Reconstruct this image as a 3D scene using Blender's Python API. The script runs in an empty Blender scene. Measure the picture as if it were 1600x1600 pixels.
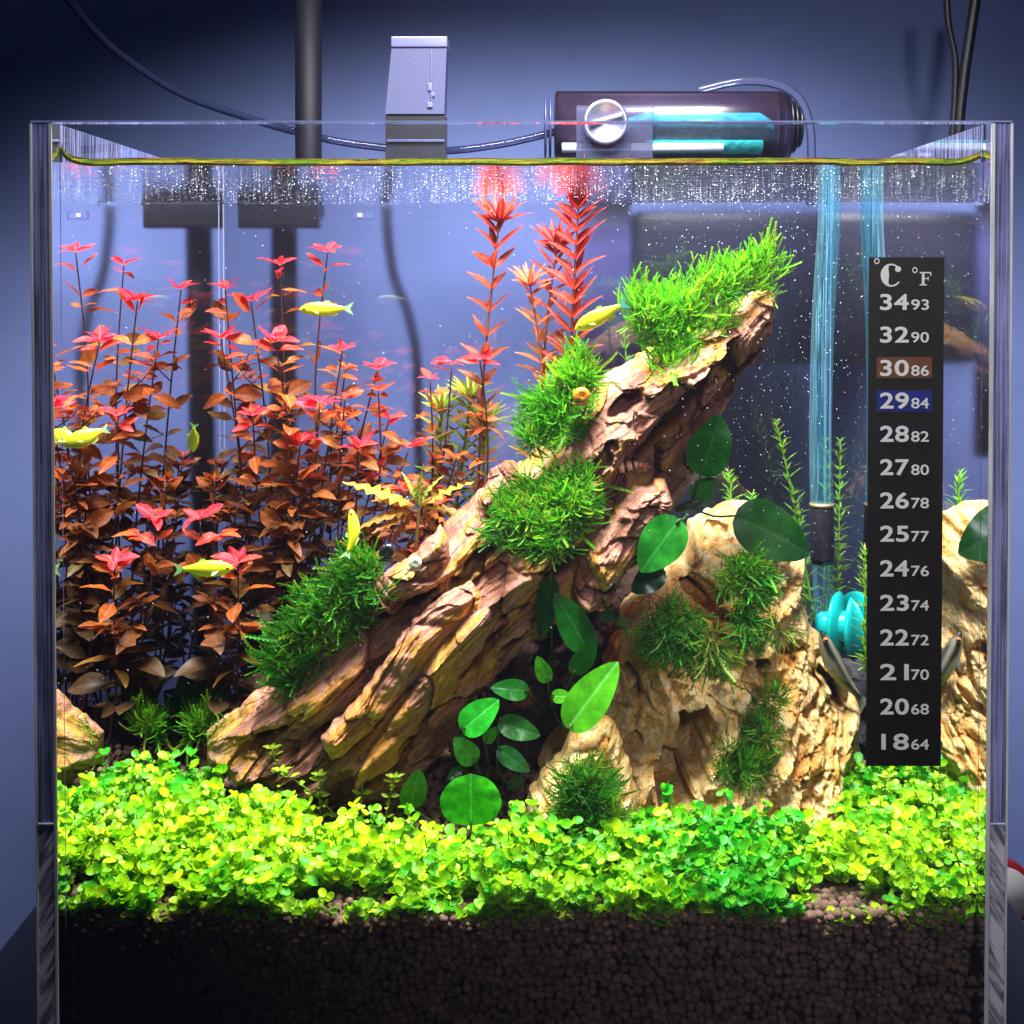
import bpy, math, random
import numpy as np
from mathutils import Vector, Matrix, Quaternion
from mathutils.bvhtree import BVHTree

random.seed(7)
RNG = np.random.default_rng(7)
S = bpy.context.scene
COL = S.collection
R = math.radians

# ------------------------------------------------------------------ camera
# tank: X right, Y into the tank (0 = inside of the front pane), Z up; metres.
CAM = Vector((0.00375, -0.52, 0.29925))
F = 2080.0
PITCH = R(1.3)
CX, CY = 830.0, 438.0 + F * math.tan(PITCH)
cd = bpy.data.cameras.new('camera')
cam = bpy.data.objects.new('camera', cd)
COL.objects.link(cam)
S.camera = cam
cam.location = CAM
cam.rotation_euler = (math.pi / 2 - PITCH, 0, 0)
cd.sensor_width = 36
cd.lens = 36 * F / 1600
cd.shift_x = -(CX - 800) / 1600
cd.shift_y = (CY - 800) / 1600
cd.clip_start = 0.01
cd.clip_end = 20
FW = Vector((0, math.cos(PITCH), -math.sin(PITCH)))
UP = Vector((0, math.sin(PITCH), math.cos(PITCH)))


def W(px, py, t):
    """point of the plane Y=t met by the sight line through a photo pixel (layout ruler)"""
    u = (px - CX) / F
    v = -(py - CY) / F
    d = FW + Vector((1, 0, 0)) * u + UP * v
    return CAM + d * ((t - CAM.y) / d.y)


def WA(px, py, t):
    px = np.asarray(px, float); py = np.asarray(py, float); t = np.asarray(t, float) + 0 * px
    u = (px - CX) / F
    v = -(py - CY) / F
    dy = math.cos(PITCH) + math.sin(PITCH) * v
    dz = -math.sin(PITCH) + math.cos(PITCH) * v
    k = (t - CAM.y) / dy
    return np.stack([CAM.x + u * k, CAM.y + dy * k, CAM.z + dz * k], -1)


def mpp(t):
    return (t + 0.52) / F


# ------------------------------------------------------------------ world, lamps, exposure
w = bpy.data.worlds.new('World')
S.world = w
w.use_nodes = True
bg = w.node_tree.nodes['Background']
bg.inputs[0].default_value = (0.20, 0.22, 0.42, 1)
bg.inputs[1].default_value = 0.05


def area(name, loc, aim, sx, sy, power, color, spread=180):
    l = bpy.data.lights.new(name, 'AREA')
    l.shape = 'RECTANGLE'; l.size = sx; l.size_y = sy
    l.energy = power; l.color = color; l.spread = R(spread)
    o = bpy.data.objects.new(name, l)
    COL.objects.link(o)
    o.location = loc
    o.rotation_euler = (Vector(aim) - Vector(loc)).to_track_quat('-Z', 'Y').to_euler()
    return o


area('aquarium_lamp', (0.01, 0.045, 0.66), (0.01, 0.095, 0.0), 0.32, 0.20, 9.9, (1.0, 0.98, 0.95), 118)
sl_ = bpy.data.lights.new('front_fill', 'SPOT')  # added fill spot behind the camera, brightens strip, soil and wall
sl_.energy = 18; sl_.spot_size = R(39); sl_.spot_blend = 1.0; sl_.shadow_soft_size = 0.06; sl_.color = (1.0, 0.98, 0.98)
so_ = bpy.data.objects.new('front_fill', sl_); COL.objects.link(so_)
so_.location = (0.12, -0.98, 0.68)
so_.rotation_euler = (Vector((0.17, 0.46, 0.14)) - Vector(so_.location)).to_track_quat('-Z', 'Y').to_euler()

S.view_settings.view_transform = 'Standard'
S.view_settings.look = 'None'
S.view_settings.exposure = 0
S.view_settings.gamma = 1
S.render.engine = 'CYCLES'
try:
    c = S.cycles
    c.max_bounces = 14; c.transparent_max_bounces = 40
    c.glossy_bounces = 8; c.diffuse_bounces = 3
    c.caustics_reflective = False; c.caustics_refractive = False
    c.sample_clamp_indirect = 4
except Exception:
    pass


# ------------------------------------------------------------------ noise
def _hash(ix, iy, iz, seed):
    h = (ix.astype(np.int64) * 374761393 + iy.astype(np.int64) * 668265263 + iz.astype(np.int64) * 2147483647 + seed * 144665)
    h = (h ^ (h >> 13)) * 1274126177
    h = h & 0x7fffffff
    h = (h ^ (h >> 16)) & 0xffff
    return h / 32767.5 - 1.0


def vn(x, y, z=0.0, seed=0):
    x = np.asarray(x, float); y = np.asarray(y, float) + 0 * x; z = np.asarray(z, float) + 0 * x
    ix = np.floor(x); iy = np.floor(y); iz = np.floor(z)
    fx = x - ix; fy = y - iy; fz = z - iz
    fx = fx * fx * fx * (fx * (fx * 6 - 15) + 10); fy = fy * fy * fy * (fy * (fy * 6 - 15) + 10); fz = fz * fz * (3 - 2 * fz)
    r = 0
    for a in (0, 1):
        for b in (0, 1):
            for c_ in (0, 1):
                wgt = (fx if a else 1 - fx) * (fy if b else 1 - fy) * (fz if c_ else 1 - fz)
                r = r + wgt * _hash(ix + a, iy + b, iz + c_, seed)
    return r


def fbm(x, y, z=0.0, seed=0, o=4, g=0.5):
    r = 0; a = 1.0; f = 1.0
    for i in range(o):
        r = r + a * vn(np.asarray(x) * f, np.asarray(y) * f, np.asarray(z) * f, seed + i * 17)
        a *= g; f *= 2.03
    return r


def ridged(x, y, z=0.0, seed=0, o=4, g=0.5):
    r = 0; a = 1.0; f = 1.0
    for i in range(o):
        r = r + a * (1 - 2 * np.abs(vn(np.asarray(x) * f, np.asarray(y) * f, np.asarray(z) * f, seed + i * 31)))
        a *= g; f *= 2.07
    return r


def sst(a, b, x):
    t = np.clip((x - a) / (b - a), 0, 1)
    return t * t * (3 - 2 * t)


def plates(x, y, seed):
    """cellular flakes: returns (random height per flake 0..1, closeness to a crack 0..1)"""
    ix = np.floor(x); iy = np.floor(y)
    f1 = np.full(x.shape, 9.0); f2 = np.full(x.shape, 9.0); h = np.zeros(x.shape)
    for dx in (-1, 0, 1):
        for dy in (-1, 0, 1):
            cx = ix + dx; cy = iy + dy
            px = cx + 0.5 + 0.48 * _hash(cx, cy, 0 * cx, seed); py = cy + 0.5 + 0.48 * _hash(cx, cy, 0 * cx, seed + 1)
            d = np.hypot(px - x, py - y)
            hh = 0.5 + 0.5 * _hash(cx, cy, 0 * cx, seed + 2)
            hh = hh + 0.9 * (x - px) * _hash(cx, cy, 0 * cx, seed + 3) + 0.9 * (y - py) * (0.3 + 0.7 * np.abs(_hash(cx, cy, 0 * cx, seed + 4)))
            near = d < f1
            f2 = np.where(near, f1, np.minimum(f2, d)); h = np.where(near, hh, h); f1 = np.where(near, d, f1)
    return h, np.clip(1 - (f2 - f1) / 0.14, 0, 1)


def carve(PX, PY, pockets, seed, lo=0.70, hi=1.0, wob=7):
    hole = 0 * PX
    w1 = wob * fbm(PX / 22, PY / 22, 0, seed + 60, 2); w2 = wob * fbm(PX / 22, PY / 22, 0, seed + 61, 2)
    for (hx, hy, ha, hb, ang, dep) in pockets:
        ca, sa = math.cos(R(ang)), math.sin(R(ang))
        x_ = ((PX + w1 - hx) * ca + (PY + w2 - hy) * sa) / ha; y_ = (-(PX + w1 - hx) * sa + (PY + w2 - hy) * ca) / hb
        hole = np.maximum(hole, dep * (1 - sst(lo, hi, np.sqrt(x_ ** 2 + y_ ** 2))))
    return hole


# ------------------------------------------------------------------ mesh helpers
def mesh(name, V, Fc, mat=None, smooth=True, col=None, mats=None, midx=None):
    V = np.asarray(V, np.float32).reshape(-1, 3)
    me = bpy.data.meshes.new(name)
    if isinstance(Fc, np.ndarray):
        n, k = Fc.shape
        me.vertices.add(len(V)); me.vertices.foreach_set('co', V.ravel())
        me.loops.add(n * k); me.loops.foreach_set('vertex_index', Fc.astype(np.int32).ravel())
        me.polygons.add(n)
        me.polygons.foreach_set('loop_start', np.arange(0, n * k, k, dtype=np.int32))
        me.polygons.foreach_set('loop_total', np.full(n, k, np.int32))
        me.update(calc_edges=True)
    else:
        me.from_pydata([tuple(v) for v in V], [], [tuple(f) for f in Fc])
    me.polygons.foreach_set('use_smooth', np.full(len(me.polygons), smooth))
    if col is not None:
        a = me.color_attributes.new('col', 'FLOAT_COLOR', 'POINT')
        cc = np.ones((len(V), 4), np.float32); cc[:, :3] = col
        a.data.foreach_set('color', cc.ravel())
    if mats:
        for m in mats: me.materials.append(m)
    elif mat: me.materials.append(mat)
    if midx is not None:
        me.polygons.foreach_set('material_index', np.asarray(midx, np.int32))
    me.validate()
    me.update()
    return me


def tag(o, label=None, cat=None, group=None, kind=None):
    if label: o['label'] = label
    if cat: o['category'] = cat
    if group: o['group'] = group
    if kind: o['kind'] = kind
    return o


def thing(name, label, cat, loc, group=None):
    o = bpy.data.objects.new(name, None)
    o.empty_display_size = 0.01
    COL.objects.link(o)
    o.location = loc
    return tag(o, label, cat, group)


def wloc(o):
    p = Vector(o.location)
    while o.parent:
        o = o.parent; p = p + Vector(o.location)
    return p


def part(name, V, Fc, mat, parent=None, base=None, **k):
    """mesh given in world coordinates; parented to a thing (unrotated empty or part) or placed at base"""
    V = np.asarray(V, float).reshape(-1, 3)
    b = wloc(parent) if parent else (Vector(base) if base is not None else Vector((0, 0, 0)))
    me = mesh(name, V - np.array(b), Fc, mat, **k)
    o = bpy.data.objects.new(name, me)
    COL.objects.link(o)
    if parent: o.parent = parent
    else: o.location = b
    return o


class MB:
    def __init__(s): s.v = []; s.f = []; s.c = []; s.n = 0

    def add(s, V, Fc, col=None):
        V = np.asarray(V, float).reshape(-1, 3)
        s.v.append(V)
        for f in Fc: s.f.append([int(i) + s.n for i in f])
        if col is not None: s.c.append(np.tile(np.asarray(col, float), (len(V), 1)) if np.ndim(col) == 1 else col)
        s.n += len(V)
        return s

    def box(s, lo, hi, col=None):
        x0, y0, z0 = lo; x1, y1, z1 = hi
        V = [(x0, y0, z0), (x1, y0, z0), (x1, y1, z0), (x0, y1, z0), (x0, y0, z1), (x1, y0, z1), (x1, y1, z1), (x0, y1, z1)]
        return s.add(V, [(0, 3, 2, 1), (4, 5, 6, 7), (0, 1, 5, 4), (1, 2, 6, 5), (2, 3, 7, 6), (3, 0, 4, 7)], col)

    def tube(s, P, r, n=8, cap=True, col=None):
        V, Fc = tube(P, r, n, cap)
        return s.add(V, Fc, col)

    def out(s, name, mat, parent=None, base=None, smooth=True, **k):
        c = np.concatenate(s.c) if s.c else None
        return part(name, np.concatenate(s.v), s.f, mat, parent, base, smooth=smooth, col=c, **k)


def tube(P, r, n=8, cap=True):
    P = [Vector(p) for p in P]
    rs = r if hasattr(r, '__len__') else [r] * len(P)
    V = []; Fc = []
    up = None
    for i, p in enumerate(P):
        d = (P[min(i + 1, len(P) - 1)] - P[max(i - 1, 0)])
        if d.length < 1e-9: d = Vector((0, 0, 1))
        d.normalize()
        if up is None:
            a = Vector((0, 0, 1)) if abs(d.z) < 0.8 else Vector((0, 1, 0))
            up = d.cross(a).normalized()
        up = (up - d * up.dot(d)).normalized()
        b = d.cross(up)
        for k in range(n):
            a = 2 * math.pi * k / n
            V.append(p + (up * math.cos(a) + b * math.sin(a)) * rs[i])
    for i in range(len(P) - 1):
        for k in range(n):
            k2 = (k + 1) % n
            Fc.append((i * n + k, i * n + k2, (i + 1) * n + k2, (i + 1) * n + k))
    if cap:
        Fc.append(tuple(range(n - 1, -1, -1))); Fc.append(tuple((len(P) - 1) * n + k for k in range(n)))
    return [tuple(v) for v in V], Fc


def catmull(P, n):
    P = np.asarray(P, float)
    m = len(P)
    u = np.linspace(0, m - 1, n)
    i = np.clip(np.floor(u).astype(int), 0, m - 2)
    f = (u - i)[:, None]
    g = lambda k: P[np.clip(k, 0, m - 1)]
    a, b, c_, d = g(i - 1), g(i), g(i + 1), g(i + 2)
    return 0.5 * ((2 * b) + (-a + c_) * f + (2 * a - 5 * b + 4 * c_ - d) * f * f + (-a + 3 * b - 3 * c_ + d) * f ** 3)


def rbox(lo, hi, b=0.001):
    """box with chamfered edges"""
    lo = Vector(lo); hi = Vector(hi)
    import bmesh
    bm = bmesh.new()
    bmesh.ops.create_cube(bm, size=1)
    for v in bm.verts:
        v.co = Vector(((lo.x + hi.x) / 2 + v.co.x * (hi.x - lo.x), (lo.y + hi.y) / 2 + v.co.y * (hi.y - lo.y), (lo.z + hi.z) / 2 + v.co.z * (hi.z - lo.z)))
    bmesh.ops.bevel(bm, geom=bm.edges[:], offset=b, segments=3, affect='EDGES', profile=0.6)
    V = [tuple(v.co) for v in bm.verts]
    Fc = [[v.index for v in f.verts] for f in bm.faces]
    bm.free()
    return V, Fc


def lathe(prof, n=32, axis='Z', c=(0, 0, 0)):
    """prof: list of (radius, height)"""
    V = []; Fc = []
    for r, h in prof:
        for k in range(n):
            a = 2 * math.pi * k / n
            x, y = r * math.cos(a), r * math.sin(a)
            p = {'Z': (x, y, h), 'X': (h, x, y), 'Y': (x, h, y)}[axis]
            V.append((p[0] + c[0], p[1] + c[1], p[2] + c[2]))
    for i in range(len(prof) - 1):
        for k in range(n):
            k2 = (k + 1) % n
            Fc.append((i * n + k, i * n + k2, (i + 1) * n + k2, (i + 1) * n + k))
    Fc.append(tuple(range(n - 1, -1, -1))); Fc.append(tuple((len(prof) - 1) * n + k for k in range(n)))
    return V, Fc


# ------------------------------------------------------------------ materials
def nt(name):
    m = bpy.data.materials.new(name); m.use_nodes = True
    t = m.node_tree; t.nodes.clear()
    out = t.nodes.new('ShaderNodeOutputMaterial')
    return m, t, out


def N(t, typ, **k):
    n = t.nodes.new(typ)
    for a, b in k.items():
        if a.startswith('i_'):
            key = a[2:]
            n.inputs[int(key) if key.isdigit() else key.replace('_', ' ')].default_value = b
        else: setattr(n, a, b)
    return n


def L(t, a, b): t.links.new(a, b)


def ramp(t, fac, stops, interp='LINEAR'):
    r = t.nodes.new('ShaderNodeValToRGB')
    r.color_ramp.interpolation = interp
    el = r.color_ramp.elements
    while len(el) > 1: el.remove(el[0])
    el[0].position = stops[0][0]; el[0].color = (*stops[0][1], 1)
    for p, c_ in stops[1:]:
        e = el.new(p); e.color = (*c_, 1)
    L(t, fac, r.inputs[0])
    return r.outputs[0]


def noise(t, vec, scale, detail=4, rough=0.55, dist=0.0):
    n = N(t, 'ShaderNodeTexNoise')
    n.inputs['Scale'].default_value = scale; n.inputs['Detail'].default_value = detail
    n.inputs['Roughness'].default_value = rough; n.inputs['Distortion'].default_value = dist
    if vec is not None: L(t, vec, n.inputs['Vector'])
    return n.outputs[0]


def objco(t, scale=(1, 1, 1), rot=(0, 0, 0)):
    tc = N(t, 'ShaderNodeTexCoord'); mp = N(t, 'ShaderNodeMapping')
    if any(rot):
        mp.vector_type = 'TEXTURE'; mp.inputs['Scale'].default_value = tuple(1 / q for q in scale)
    else: mp.inputs['Scale'].default_value = scale
    mp.inputs['Rotation'].default_value = rot
    L(t, tc.outputs['Object'], mp.inputs[0])
    return mp.outputs[0]


def bump(t, h, dist, strength=1.0):
    b = N(t, 'ShaderNodeBump'); b.inputs['Distance'].default_value = dist; b.inputs['Strength'].default_value = strength
    L(t, h, b.inputs['Height'])
    return b.outputs[0]


def plain(name, col, rough=0.5, metal=0.0, var=0.0, vs=300, bmp=0.0, spec=0.5, coat=0.0, stretch=(1, 1, 1)):
    m, t, out = nt(name)
    p = N(t, 'ShaderNodeBsdfPrincipled')
    p.inputs['Roughness'].default_value = rough; p.inputs['Metallic'].default_value = metal
    p.inputs['Specular IOR Level'].default_value = spec
    p.inputs['Coat Weight'].default_value = coat
    vec = objco(t, stretch)
    n = noise(t, vec, vs)
    if var:
        L(t, ramp(t, n, [(0.3, tuple(c_ * (1 - var) for c_ in col)), (0.7, tuple(min(1, c_ * (1 + var)) for c_ in col))]), p.inputs['Base Color'])
    else: p.inputs['Base Color'].default_value = (*col, 1)
    if bmp: L(t, bump(t, n, bmp), p.inputs['Normal'])
    L(t, p.outputs[0], out.inputs[0])
    return m


def clear(name, ior, tint, haze=0.0, hazecol=(0.8, 0.8, 0.9), rough=0.0, bmp=0.0, bs=60, streaks=False, bstr=(1, 1, 1)):
    """see-through body: straight transmission, Fresnel reflection (total reflection from inside)"""
    m, t, out = nt(name)
    fr = N(t, 'ShaderNodeFresnel'); fr.inputs[0].default_value = ior
    tr = N(t, 'ShaderNodeBsdfTransparent'); tr.inputs[0].default_value = (*tint, 1)
    gl = N(t, 'ShaderNodeBsdfGlossy'); gl.inputs['Roughness'].default_value = rough
    gl.inputs['Color'].default_value = (*[0.5 + 0.5 * c_ for c_ in tint], 1)
    if bmp:
        b = bump(t, noise(t, objco(t, bstr), bs, 3, 0.5), bmp)
        L(t, b, gl.inputs['Normal']); L(t, b, fr.inputs['Normal'])
    base = tr.outputs[0]
    if haze:
        df = N(t, 'ShaderNodeBsdfDiffuse'); df.inputs[0].default_value = (*hazecol, 1)
        mh = N(t, 'ShaderNodeMixShader'); mh.inputs[0].default_value = haze
        if streaks:
            n = noise(t, objco(t, (1, 1, 0.03)), 900, 3, 0.6)
            mm = N(t, 'ShaderNodeMath', operation='MULTIPLY'); mm.inputs[1].default_value = haze * 2
            rr = ramp(t, n, [(0.45, (0.1,) * 3), (0.62, (1,) * 3)])
            L(t, rr, mm.inputs[0]); L(t, mm.outputs[0], mh.inputs[0])
        L(t, tr.outputs[0], mh.inputs[1]); L(t, df.outputs[0], mh.inputs[2])
        base = mh.outputs[0]
    mx = N(t, 'ShaderNodeMixShader')
    L(t, fr.outputs[0], mx.inputs[0]); L(t, base, mx.inputs[1]); L(t, gl.outputs[0], mx.inputs[2])
    L(t, mx.outputs[0], out.inputs[0])
    return m


def leafmat(name, attr, trans=0.35, rough=0.42, spec=0.4, vein=0.0, spots=0.0, tex=0.25, ts=350):
    m, t, out = nt(name)
    if attr == 'obj':
        oi = N(t, 'ShaderNodeObjectInfo'); colr = oi.outputs['Color']
    else:
        a = N(t, 'ShaderNodeAttribute', attribute_name='col'); colr = a.outputs['Color']
    tc = N(t, 'ShaderNodeTexCoord')
    n = N(t, 'ShaderNodeTexNoise'); n.inputs['Scale'].default_value = ts; n.inputs['Detail'].default_value = 3
    L(t, tc.outputs['Object'], n.inputs['Vector'])
    hv = N(t, 'ShaderNodeHueSaturation')
    mr = N(t, 'ShaderNodeMapRange'); mr.inputs['From Min'].default_value = 0.3; mr.inputs['From Max'].default_value = 0.7
    mr.inputs['To Min'].default_value = 1 - tex; mr.inputs['To Max'].default_value = 1 + tex
    L(t, n.outputs[0], mr.inputs['Value']); L(t, mr.outputs[0], hv.inputs['Value']); L(t, colr, hv.inputs['Color'])
    c2 = hv.outputs[0]
    if vein:
        sx = N(t, 'ShaderNodeSeparateXYZ'); L(t, tc.outputs['Object'], sx.inputs[0])
        ab = N(t, 'ShaderNodeMath', operation='ABSOLUTE'); L(t, sx.outputs[0], ab.inputs[0])
        # side veins slanting off the midrib
        ad = N(t, 'ShaderNodeMath', operation='MULTIPLY_ADD'); L(t, ab.outputs[0], ad.inputs[0]); ad.inputs[1].default_value = -0.75; L(t, sx.outputs[1], ad.inputs[2])
        sn = N(t, 'ShaderNodeMath', operation='MULTIPLY'); L(t, ad.outputs[0], sn.inputs[0]); sn.inputs[1].default_value = 60
        s2 = N(t, 'ShaderNodeMath', operation='SINE'); L(t, sn.outputs[0], s2.inputs[0])
        s3 = N(t, 'ShaderNodeMapRange'); s3.inputs['From Min'].default_value = 0.8; s3.inputs['From Max'].default_value = 1.0; s3.inputs['To Max'].default_value = 0.14
        L(t, s2.outputs[0], s3.inputs['Value'])
        mr2 = N(t, 'ShaderNodeMapRange'); mr2.inputs['From Min'].default_value = 0.008; mr2.inputs['From Max'].default_value = 0.022
        mr2.inputs['To Min'].default_value = 1; mr2.inputs['To Max'].default_value = 0
        L(t, ab.outputs[0], mr2.inputs['Value'])
        mxx = N(t, 'ShaderNodeMath', operation='MAXIMUM'); L(t, mr2.outputs[0], mxx.inputs[0]); L(t, s3.outputs[0], mxx.inputs[1])
        br = N(t, 'ShaderNodeHueSaturation'); br.inputs['Value'].default_value = 1 + vein; br.inputs['Saturation'].default_value = 0.9
        L(t, c2, br.inputs['Color'])
        mx = N(t, 'ShaderNodeMix', data_type='RGBA'); L(t, mxx.outputs[0], mx.inputs[0]); L(t, c2, mx.inputs[6]); L(t, br.outputs[0], mx.inputs[7])
        c2 = mx.outputs[2]
    if spots:
        n3 = N(t, 'ShaderNodeTexNoise'); n3.inputs['Scale'].default_value = 9; n3.inputs['Detail'].default_value = 4
        L(t, tc.outputs['Object'], n3.inputs['Vector'])
        m3 = N(t, 'ShaderNodeMapRange'); m3.inputs['From Min'].default_value = 0.70; m3.inputs['From Max'].default_value = 0.76
        L(t, n3.outputs[0], m3.inputs['Value'])
        mx = N(t, 'ShaderNodeMix', data_type='RGBA'); L(t, m3.outputs[0], mx.inputs[0]); L(t, c2, mx.inputs[6])
        mx.inputs[7].default_value = (0.35, 0.32, 0.08, 1)
        c2 = mx.outputs[2]
    p = N(t, 'ShaderNodeBsdfPrincipled'); p.inputs['Roughness'].default_value = rough; p.inputs['Specular IOR Level'].default_value = spec
    L(t, c2, p.inputs['Base Color'])
    L(t, bump(t, n.outputs[0], 0.0005 if attr == 'obj' else 0.0004, 0.35), p.inputs['Normal'])
    tl = N(t, 'ShaderNodeBsdfTranslucent'); L(t, c2, tl.inputs[0])
    mx = N(t, 'ShaderNodeMixShader'); mx.inputs[0].default_value = trans
    L(t, p.outputs[0], mx.inputs[1]); L(t, tl.outputs[0], mx.inputs[2]); L(t, mx.outputs[0], out.inputs[0])
    return m


def rockmat(name, stops, fine=1.0, dark=(0.10, 0.055, 0.03), stretch=(1, 1, 1), rot=(0, 0, 0)):
    m, t, out = nt(name)
    a = N(t, 'ShaderNodeAttribute', attribute_name='col')
    sep = N(t, 'ShaderNodeSeparateColor'); L(t, a.outputs['Color'], sep.inputs[0])
    v = objco(t, stretch, rot)
    vi = objco(t)
    n1 = noise(t, v, 55, 6, 0.62, 0.6)
    ad = N(t, 'ShaderNodeMath', operation='MULTIPLY_ADD'); L(t, n1, ad.inputs[0]); ad.inputs[1].default_value = 1.25; 
    s1 = N(t, 'ShaderNodeMath', operation='MULTIPLY_ADD'); L(t, sep.outputs[0], s1.inputs[0]); s1.inputs[1].default_value = 0.55; s1.inputs[2].default_value = -0.40
    L(t, s1.outputs[0], ad.inputs[2])
    c1 = ramp(t, ad.outputs[0], stops)
    # rusty orange clay patches
    n2 = noise(t, v, 34, 5, 0.6, 0.4)
    o = N(t, 'ShaderNodeMapRange'); o.inputs['From Min'].default_value = 0.57; o.inputs['From Max'].default_value = 0.68; o.inputs['To Max'].default_value = 0.8
    L(t, n2, o.inputs['Value'])
    mx = N(t, 'ShaderNodeMix', data_type='RGBA'); L(t, o.outputs[0], mx.inputs[0]); L(t, c1, mx.inputs[6]); mx.inputs[7].default_value = (0.62, 0.21, 0.035, 1)
    # fine dark pits and specks
    n3 = noise(t, vi, 620 * fine, 4, 0.7)
    sp = N(t, 'ShaderNodeMapRange'); sp.inputs['From Min'].default_value = 0.56; sp.inputs['From Max'].default_value = 0.66; sp.inputs['To Max'].default_value = 0.75
    L(t, n3, sp.inputs['Value'])
    n4 = noise(t, vi, 90, 3, 0.5)
    sp2 = N(t, 'ShaderNodeMapRange'); sp2.inputs['From Min'].default_value = 0.42; sp2.inputs['From Max'].default_value = 0.6
    L(t, n4, sp2.inputs['Value'])
    mu = N(t, 'ShaderNodeMath', operation='MULTIPLY'); L(t, sp.outputs[0], mu.inputs[0]); L(t, sp2.outputs[0], mu.inputs[1])
    mx2 = N(t, 'ShaderNodeMix', data_type='RGBA'); L(t, mu.outputs[0], mx2.inputs[0]); L(t, mx.outputs[2], mx2.inputs[6]); mx2.inputs[7].default_value = (*dark, 1)
    # long dark fissure stain
    vf = objco(t, tuple(q * 1.0 for q in stretch), rot)
    n5 = noise(t, vf, 150, 6, 0.65, 1.2)
    fs = N(t, 'ShaderNodeMapRange'); fs.inputs['From Min'].default_value = 0.44; fs.inputs['From Max'].default_value = 0.36; fs.inputs['To Max'].default_value = 0.7
    L(t, n5, fs.inputs['Value'])
    mx3 = N(t, 'ShaderNodeMix', data_type='RGBA'); L(t, fs.outputs[0], mx3.inputs[0]); L(t, mx2.outputs[2], mx3.inputs[6]); mx3.inputs[7].default_value = (*dark, 1)
    p = N(t, 'ShaderNodeBsdfPrincipled'); p.inputs['Roughness'].default_value = 0.8; p.inputs['Specular IOR Level'].default_value = 0.25
    L(t, mx3.outputs[2], p.inputs['Base Color'])
    b1 = N(t, 'ShaderNodeBump'); b1.inputs['Distance'].default_value = 0.0022; L(t, n5, b1.inputs['Height'])
    b2 = N(t, 'ShaderNodeBump'); b2.inputs['Distance'].default_value = 0.0007; L(t, n3, b2.inputs['Height']); L(t, b1.outputs[0], b2.inputs['Normal'])
    L(t, b2.outputs[0], p.inputs['Normal'])
    L(t, p.outputs[0], out.inputs[0])
    return m


M_water = clear('water_body', 1.33, (0.985, 0.992, 1.0), bmp=0.0)
M_surf = clear('water_surface', 1.33, (0.985, 0.992, 1.0), rough=0.04, bmp=0.0005, bs=55, bstr=(1, 2.2, 1))
M_acr = clear('acrylic', 1.49, (0.97, 0.975, 1.0), haze=0.012, hazecol=(0.7, 0.72, 0.95))
M_acr_side = clear('acrylic_side', 1.49, (0.93, 0.94, 0.99), haze=0.22, hazecol=(0.42, 0.45, 0.85), streaks=True)  # internal pane reflections put into pale vertical haze streaks
M_edge = plain('edge_glint', (0.75, 0.78, 0.95), 0.25, var=0.35, vs=260, stretch=(1, 1, 0.08), spec=0.8)
M_seam = clear('seam', 1.45, (0.75, 0.8, 0.95), haze=0.45, hazecol=(0.6, 0.66, 0.95), rough=0.1)
M_wall = plain('violet_cast_wall', (0.22, 0.30, 0.68), 0.75, var=0.05, vs=25, bmp=0.0004)  # violet cast of the light put into the wall colour
M_black = plain('black_plastic', (0.012, 0.012, 0.02), 0.35, var=0.3, vs=500)
M_pole = plain('pole_paint', (0.005, 0.005, 0.012), 0.6, var=0.2, vs=600, spec=0.22)
M_clamp = plain('scuffed_grey_plastic', (0.045, 0.05, 0.14), 0.45, var=0.18, vs=900, bmp=0.0001, spec=0.7)
M_soil = plain('soil_pellet', (0.19, 0.115, 0.078), 0.9, var=0.55, vs=160, bmp=0.0003, spec=0.15)
M_bed = plain('soil_bed', (0.012, 0.008, 0.006), 0.95, var=0.3, vs=300, spec=0.1)
M_leaf = leafmat('stem_leaf', 'obj', 0.34, 0.45, 0.22, vein=0.35, tex=0.3, ts=7)
M_anub = leafmat('anubias_leaf', 'obj', 0.15, 0.25, 0.5, vein=0.45, spots=1.0, tex=0.3, ts=6)
M_fol = leafmat('fine_foliage', 'attr', 0.4, 0.45, 0.35, tex=0.15)
M_stem = leafmat('plant_stem', 'obj', 0.1, 0.5, 0.3, tex=0.3, ts=300)
M_bub = plain('bubble', (0.85, 0.9, 1.0), 0.1, spec=1.0)

WOOD = [(0.0, (0.04, 0.016, 0.010)), (0.22, (0.17, 0.065, 0.035)), (0.36, (0.38, 0.165, 0.105)), (0.48, (0.54, 0.27, 0.18)),
        (0.57, (0.50, 0.22, 0.035)), (0.70, (0.66, 0.38, 0.08)), (0.84, (0.60, 0.34, 0.20)), (1.0, (0.80, 0.60, 0.38))]
STONE = [(0.0, (0.14, 0.05, 0.015)), (0.20, (0.42, 0.17, 0.035)), (0.33, (0.72, 0.34, 0.06)), (0.46, (0.85, 0.56, 0.20)),
         (0.60, (0.86, 0.66, 0.32)), (0.74, (0.84, 0.44, 0.09)), (0.86, (0.90, 0.72, 0.42)), (1.0, (0.74, 0.60, 0.46))]
M_wood = rockmat('driftwood', WOOD, stretch=(0.32, 0.8, 1.25), rot=(0, R(-46), 0))
M_stone = rockmat('dragon_stone', STONE, fine=0.8, dark=(0.20, 0.11, 0.05), stretch=(1, 0.8, 0.5), rot=(0, R(25), 0))

# ------------------------------------------------------------------ setting: wall, water, tank
HW = 0.18; TD = 0.27; TH = 0.008; TOP = 0.3600; WL = 0.3452; SOIL = 0.0465
XL = -0.18; XR = 0.18

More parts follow.
